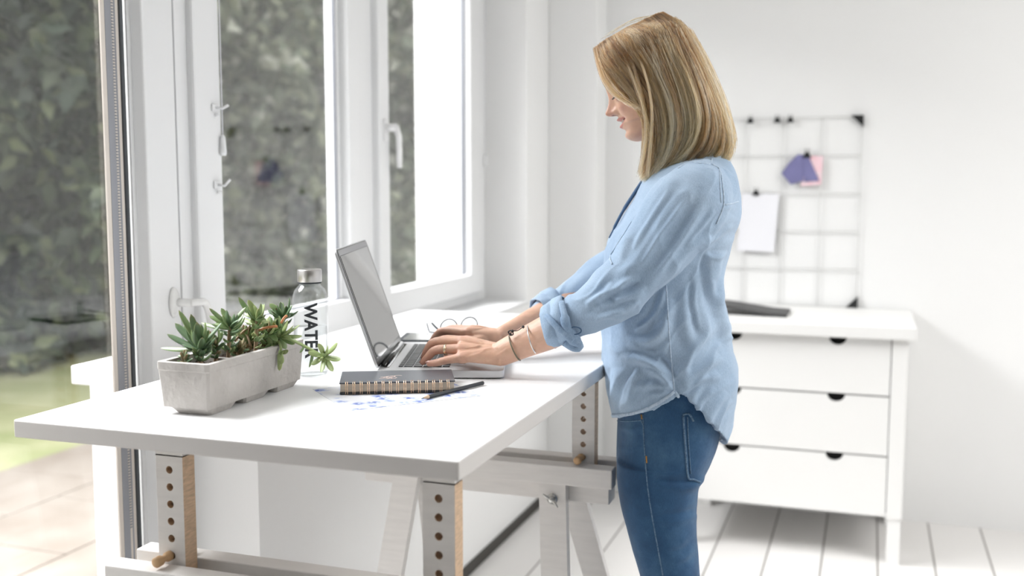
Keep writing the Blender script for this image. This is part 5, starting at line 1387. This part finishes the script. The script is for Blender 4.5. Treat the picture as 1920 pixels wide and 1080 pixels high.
jeans = link('jeans', jme, person); tj = surf(jme)
q = MB()
surf_tube(q, tj, [(1206, 776), (1207, 815), (1210, 860), (1214, 910), (1222, 965), (1232, 1020), (1244, 1085)], .0013, 6, .0003)
surf_tube(q, tj, [(1200, 776), (1203, 790), (1207, 800)], .0012, 6, .0003)
surf_tube(q, tj, [(1158, 789), (1180, 790), (1203, 788)], .0012, 6, .0003)
q.build('side_seam', M['denim_seam'], jeans)
q = MB(); surf_tube(q, tj, [(1281, 780), (1283, 810), (1286, 850), (1290, 894), (1301, 899), (1313, 904)], .0020, 5, .0006, wob=.0003)
surf_tube(q, tj, [(1289, 782), (1291, 830), (1295, 888)], .0010, 5, .0005)
surf_tube(q, tj, [(1280, 778), (1292, 776), (1300, 790)], .0020, 5, .0006)
q.build('back_pocket', M['denim_seam'], jeans)
ot = mat('orange_thread', (.55, .28, .08), .8)
for pp in ([(1212, 855), (1213, 868)], [(1203, 777), (1204, 786)]):
    q = MB(); surf_tube(q, tj, pp, .0013, 3, .0006); q.build('bar_tack', ot, jeans)
for sd in (1, -1):
    rr_ = []
    v_, f_ = limb([FL(-.03, .080*sd, .045), FL(.02, .080*sd, .055), FL(.09, .083*sd, .048), FL(.16, .086*sd, .034), FL(.205, .088*sd, .028)], [.036, .050, .044, .030, .022], [.036, .040, .044, .044, .030])
    v_[:, 2] = np.maximum(v_[:, 2], .002)
    np_mesh('shoe', v_, f_, mat('white_canvas_shoe', (.7, .7, .68), .8), person)

# jewellery -------------------------------------------------------
def bangle(t_px, b_px, lat, r, m_, name, parent, dl=.030):
    A_, B_ = W(*t_px, lat), W(*b_px, lat); c = (A_+B_)/2; e = (A_-B_)/2
    pts = [c+e*cos(a_)+WLF*dl*sin(a_) for a_ in np.linspace(0, 2*pi, 48, endpoint=False)]
    q = MB(); q.tube(pts, r, 8, closed=True); return q.build(name, m_, parent)
bangle((955, 628), (976, 675), .185, .0013, mat('olive_cord', (.16, .15, .10), .5), 'cord_bracelet', person)['label'] = 'thin olive cord bracelet'
bangle((990, 609), (1006, 661), .186, .0014, mat('silver_chain', (.75, .72, .70), .25, metal=1.0), 'silver_bracelet', person, .040)['label'] = 'thin silver bracelet'
q = MB(); kx = .207
q.tube(smooth_path([W(957, 628, kx), W(961, 621, kx), W(970, 620, kx), W(981, 613, kx)], 14), .0008, 6)
q.tube(smooth_path([W(957, 628, kx), W(953, 622, kx), W(960, 620, kx), W(962, 627, kx), W(957, 629, kx)], 14), .0012, 6)
for p in ((957, 627), (981, 613), (961, 621)):
    q.lathe([(.0005, -.003), (.0028, -.001), (.0028, .001), (.0005, .003)], W(*p, kx), 10)
q.build('bracelet_knot', M['black'], person)
A_, B_ = Lf[1][0][0], Lf[1][0][1]; c = A_*.38+B_*.62; ax = Vector(B_-A_).normalized(); u_ = Vector((0, 0, 1)); u_ = (u_-ax*u_.dot(ax)).normalized(); w3 = ax.cross(u_)
q = MB(); vs = []; fs = []; nr = 32
for (dx_, r_) in ((-.0022, .0098), (-.0022, .0106), (.0022, .0106), (.0022, .0098)):
    for k in range(nr):
        a_ = 2*pi*k/nr; vs.append(Vector(c)+ax*dx_+(u_*cos(a_)+w3*sin(a_))*r_)
for i in range(4):
    for k in range(nr): fs.append((i*nr+k, i*nr+(k+1) % nr, ((i+1) % 4)*nr+(k+1) % nr, ((i+1) % 4)*nr+k))
q.add(vs, fs, True); q.build('finger_ring', mat('pale_gold', (.80, .66, .46), .25, metal=1.0), person)

# ---------------------------------------------------------------- hair
GN = [  # near side, front to back: (px, py, sideways) from root to tip
    [(1117, 88, .012), (1122, 102, .030), (1132, 128, .050), (1148, 156, .062), (1170, 180, .072), (1192, 196, .080), (1206, 206, .084), (1212, 225, .084), (1214, 262, .080), (1212, 300, .072), (1206, 336, .062)],
    [(1126, 80, .010), (1143, 102, .036), (1162, 130, .058), (1181, 160, .072), (1197, 188, .080), (1208, 213, .086), (1214, 238, .087), (1216, 264, .083), (1215, 292, .075), (1212, 316, .066), (1205, 338, .058)],
    [(1140, 71, .008), (1166, 98, .042), (1190, 130, .064), (1208, 163, .078), (1220, 194, .085), (1228, 222, .089), (1232, 248, .089), (1231, 272, .086), (1227, 296, .080), (1221, 316, .073), (1211, 336, .066)],
    [(1160, 60, .006), (1194, 90, .044), (1221, 126, .068), (1240, 163, .083), (1251, 195, .089), (1257, 224, .092), (1258, 250, .092), (1254, 274, .090), (1246, 297, .086), (1236, 316, .080), (1222, 332, .074)],
    [(1184, 48, .004), (1222, 78, .046), (1252, 116, .072), (1272, 157, .086), (1283, 192, .092), (1288, 222, .094), (1287, 248, .094), (1281, 270, .092), (1270, 292, .089), (1256, 309, .085), (1240, 320, .080)],
    [(1208, 36, .003), (1248, 64, .046), (1278, 106, .072), (1298, 151, .086), (1309, 188, .091), (1313, 218, .093), (1312, 243, .093), (1305, 264, .091), (1294, 283, .088), (1280, 298, .085), (1264, 308, .081)],
    [(1224, 29, .002), (1265, 57, .042), (1296, 101, .066), (1316, 148, .078), (1328, 188, .083), (1332, 217, .086), (1331, 240, .086), (1326, 260, .085), (1316, 277, .083), (1303, 290, .080), (1288, 298, .077)],
    [(1230, 26, .001), (1264, 46, .034), (1291, 82, .052), (1313, 126, .062), (1328, 166, .067), (1341, 202, .070), (1348, 232, .071), (1350, 254, .071), (1346, 274, .070), (1337, 288, .068), (1325, 298, .066)],
    [(1238, 24, .000), (1272, 42, .022), (1298, 74, .034), (1321, 118, .042), (1337, 160, .046), (1352, 198, .050), (1362, 230, .052), (1368, 256, .053), (1369, 274, .054), (1364, 290, .054), (1354, 302, .054)],
    [(1244, 23, .000), (1278, 36, .008), (1303, 64, .012), (1326, 110, .014), (1343, 156, .016), (1359, 195, .018), (1370, 228, .020), (1377, 256, .022), (1379, 274, .024), (1376, 290, .026), (1369, 303, .028)]]
GW = [np.array([W(x, y, l_) for x, y, l_ in g]) for g in GN]
def resamp(P, n_=22): return smooth_path(P, n_)
GW = np.array([resamp(g) for g in GW])            # families x 22 x 3
GM = GW.copy()                                    # the far side is the mirror of the near one
s_all = (GM-WO)@WLF; GM = GM-2*s_all[..., None]*WLF
# follow the slight turn of the head for the far side's front
rng = np.random.default_rng(11)
def strands(G, n_, lay, clump=70, flat=0.5, spread=1.4, ends=.16):
    u = rng.uniform(0, 1, n_)**0.95*(len(G)-1)
    cu = np.sort(rng.uniform(0, len(G)-1, clump)); near = np.abs(u[:, None]-cu[None]).argmin(1)
    cshift = rng.normal(0, .0035, (clump, 3)); clen = rng.uniform(-.09, .03, clump)
    out = np.empty((n_, G.shape[1], 3)); t_ = np.linspace(0, 1, G.shape[1])
    for i in range(n_):
        uu = u[i]+(cu[near[i]]-u[i])*flat*t_**.8*0.9
        k = np.clip(uu.astype(int), 0, len(G)-2); fr_ = (uu-k)[:, None]; ar = np.arange(G.shape[1])
        P = G[k, ar]*(1-fr_)+G[k+1, ar]*fr_
        out[i] = P
    c = np.array([HO-20*MM*HF+10*MM*HU])
    inward = out-c; inward /= np.linalg.norm(inward, axis=2)[..., None]
    depth = rng.beta(1.2, 1.8, n_)[:, None, None]*lay
    out = out-inward*depth*np.clip(t_*3+.25, 0, 1)[None, :, None]
    out += cshift[near][:, None]*np.clip(t_*2-.1, 0, 1)[None, :, None]
    wv_ = rng.normal(0, 1, (n_, 1, 3))*.0022*spread
    ph = rng.uniform(0, 6.28, (n_, 1)); fq = rng.uniform(4, 9, (n_, 1))
    out += wv_*np.sin(t_[None]*fq+ph)[..., None]*np.clip(t_*2, 0, 1)[None, :, None]
    out += rng.normal(0, .0007, (n_, 1, 3))
    # keep clear of the skull
    q_ = (out-(HO+MM*(-17*HF+8*HU)))/MM; qf, ql, qu = q_@HF, q_@HL, q_@HU
    e_ = np.sqrt((qf/104)**2+(ql/(83+0*ql))**2+(qu/np.where(qu > 0, 97, 150))**2)
    mn = 1.0+rng.uniform(0, .05, n_)[:, None]; k_ = np.where((e_ < mn) & (qu > -60), mn/e_, 1.0)
    out = (HO+MM*(-17*HF+8*HU))+(out-(HO+MM*(-17*HF+8*HU)))*k_[..., None]
    # uneven ends
    L_ = 1+clen[near]+rng.normal(0, ends*.5, n_); L_ = np.clip(L_, .72, 1.04)
    res_ = np.empty_like(out)
    for i in range(n_):
        x_ = np.clip(t_*L_[i], 0, 1)
        for a_ in range(3): res_[i, :, a_] = np.interp(x_, t_, out[i, :, a_])
    global LAST_U; LAST_U = u
    return res_, near
near_s, c1n = strands(GW, 6200, .020); u_near = LAST_U; far_s, c2n = strands(GM, 2600, .020)
deep, c3n = strands(GW[2:], 1500, .045)
T0 = []
def from_scalp(A_):
    t_ = np.linspace(0, 1, A_.shape[1])
    for i in range(len(A_)):
        t0 = rng.uniform(.0, .36); x_ = t0+(1-t0)*t_
        A_[i] = np.column_stack([np.interp(x_, t_, A_[i, :, a_]) for a_ in range(3)]); T0.append(t0)
    return A_
fill, c4n = strands(GW, 4200, .012); fill = from_scalp(fill); u_fill = LAST_U
hb_ = bmesh.new(); hb_.from_mesh(bme); bmesh.ops.delete(hb_, geom=[v_ for v_ in hb_.verts if v_.co.z < 1.36], context='VERTS'); head_tree = BVHTree.FromBMesh(hb_); hb_.free()
def off_scalp(A_, lo=.003, hi=.009):
    for i in range(len(A_)):
        m_ = rng.uniform(lo, hi)
        for k in range(A_.shape[1]-4):
            p_ = Vector(A_[i, k])
            if p_.z < 1.44: continue
            h = head_tree.find_nearest(p_)
            if h[0] is None: continue
            sd_ = (p_-h[0]).dot(h[1])
            if sd_ < m_: A_[i, k] = np.array(h[0]+h[1]*m_)
    # even out kinks left by the push
    for _ in range(7): A_[:, 1:-1] = .25*A_[:, :-2]+.5*A_[:, 1:-1]+.25*A_[:, 2:]
    for i in range(len(A_)):
        for k in range(A_.shape[1]-6):
            p_ = Vector(A_[i, k])
            if p_.z < 1.44: continue
            h = head_tree.find_nearest(p_)
            if h[0] is not None and (p_-h[0]).dot(h[1]) < .0025: A_[i, k] = np.array(h[0]+h[1]*.0025)
    return A_
def guides(lst, n_, jit):
    out = []
    for g in lst:
        P = resamp(np.array([W(*p) for p in g]))
        for _ in range(n_): 
            o_ = rng.normal(0, jit, 3); out.append(P+o_*np.linspace(.35, 1, 22)[:, None]+rng.normal(0, .0005, 3))
    return np.array(out)
loose = guides([[(1160, 62, .03), (1180, 100, .070), (1196, 150, .088), (1208, 200, .094), (1214, 250, .094), (1206, 290, .090), (1199, 328, .086)],
                [(1170, 58, .03), (1198, 104, .074), (1216, 156, .092), (1224, 206, .098), (1222, 252, .098), (1218, 290, .092), (1214, 330, .084)],
                [(1150, 66, .03), (1172, 106, .072), (1190, 154, .088), (1206, 200, .094), (1217, 240, .094), (1222, 270, .09), (1228, 300, .084)],
                [(1116, 88, .010), (1120, 104, .032), (1128, 130, .052), (1140, 156, .064), (1158, 178, .074), (1182, 196, .082), (1204, 206, .088)],
                [(1114, 90, .010), (1118, 108, .032), (1125, 136, .052), (1136, 160, .062), (1152, 178, .072), (1176, 192, .082), (1204, 203, .088)]], 34, .0022)
fly = guides([[(1236, 25, .0), (1180, 42, .01), (1150, 58, .02), (1130, 68, .03)], [(1216, 32, .0), (1190, 38, .0), (1160, 55, .0), (1135, 73, .0)]], 3, .006)
near_s, far_s, deep, loose, fill = [off_scalp(a_) for a_ in (near_s, far_s, deep, loose, fill)]
allS = np.concatenate([near_s, far_s, deep, fill, loose, fly]); cid = np.concatenate([c1n, c2n+100, c3n+200, c4n, rng.integers(300, 330, len(loose)), rng.integers(330, 340, len(fly))])
NS, NP = allS.shape[:2]
hc = bpy.data.hair_curves.new('hair'); hc.add_curves([NP]*NS)
hc.attributes['position'].data.foreach_set('vector', allS.astype(np.float32).ravel())
ra = hc.attributes.get('radius') or hc.attributes.new('radius', 'FLOAT', 'POINT')
ra.data.foreach_set('value', np.tile(np.interp(np.linspace(0, 1, NP), [0, .1, .8, 1], [.00042, .00048, .00044, .00012]), NS).astype(np.float32))
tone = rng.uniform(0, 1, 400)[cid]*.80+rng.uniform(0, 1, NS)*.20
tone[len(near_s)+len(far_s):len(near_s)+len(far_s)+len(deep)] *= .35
ta = hc.attributes.new('tone', 'FLOAT', 'CURVE'); ta.data.foreach_set('value', tone.astype(np.float32))
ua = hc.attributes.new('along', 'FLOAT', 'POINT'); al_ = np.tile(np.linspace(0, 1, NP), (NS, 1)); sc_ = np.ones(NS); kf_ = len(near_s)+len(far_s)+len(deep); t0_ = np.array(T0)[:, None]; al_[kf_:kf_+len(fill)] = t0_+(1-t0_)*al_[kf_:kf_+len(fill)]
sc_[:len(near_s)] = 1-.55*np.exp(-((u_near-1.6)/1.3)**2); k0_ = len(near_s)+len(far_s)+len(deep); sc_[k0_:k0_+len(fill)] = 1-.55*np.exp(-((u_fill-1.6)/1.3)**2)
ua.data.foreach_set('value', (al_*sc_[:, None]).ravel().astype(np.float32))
hmt = bpy.data.materials.new('blond_hair'); hmt.use_nodes = True
n = hmt.node_tree; n.nodes.clear(); o_ = n.nodes.new('ShaderNodeOutputMaterial')
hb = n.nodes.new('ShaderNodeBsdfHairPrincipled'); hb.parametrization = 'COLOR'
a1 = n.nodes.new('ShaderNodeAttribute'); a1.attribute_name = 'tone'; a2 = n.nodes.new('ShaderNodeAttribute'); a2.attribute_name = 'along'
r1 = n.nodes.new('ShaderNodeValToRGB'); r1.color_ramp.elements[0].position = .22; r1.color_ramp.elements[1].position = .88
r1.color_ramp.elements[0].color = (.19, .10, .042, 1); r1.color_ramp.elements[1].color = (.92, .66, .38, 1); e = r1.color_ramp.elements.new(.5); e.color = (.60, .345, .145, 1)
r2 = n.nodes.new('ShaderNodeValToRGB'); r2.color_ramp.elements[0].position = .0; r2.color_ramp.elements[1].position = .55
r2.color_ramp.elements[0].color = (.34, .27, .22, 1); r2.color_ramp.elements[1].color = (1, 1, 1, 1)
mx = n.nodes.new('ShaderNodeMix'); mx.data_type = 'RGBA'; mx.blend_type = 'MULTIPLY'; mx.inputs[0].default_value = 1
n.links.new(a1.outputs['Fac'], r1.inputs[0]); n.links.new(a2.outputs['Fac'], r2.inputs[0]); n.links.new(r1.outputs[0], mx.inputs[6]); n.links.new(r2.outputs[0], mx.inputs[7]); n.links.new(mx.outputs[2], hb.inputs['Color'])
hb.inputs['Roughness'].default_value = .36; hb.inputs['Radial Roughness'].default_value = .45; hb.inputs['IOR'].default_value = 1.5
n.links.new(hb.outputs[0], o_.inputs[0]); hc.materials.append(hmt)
ho = bpy.data.objects.new('hair', hc); COL.objects.link(ho); ho.parent = person
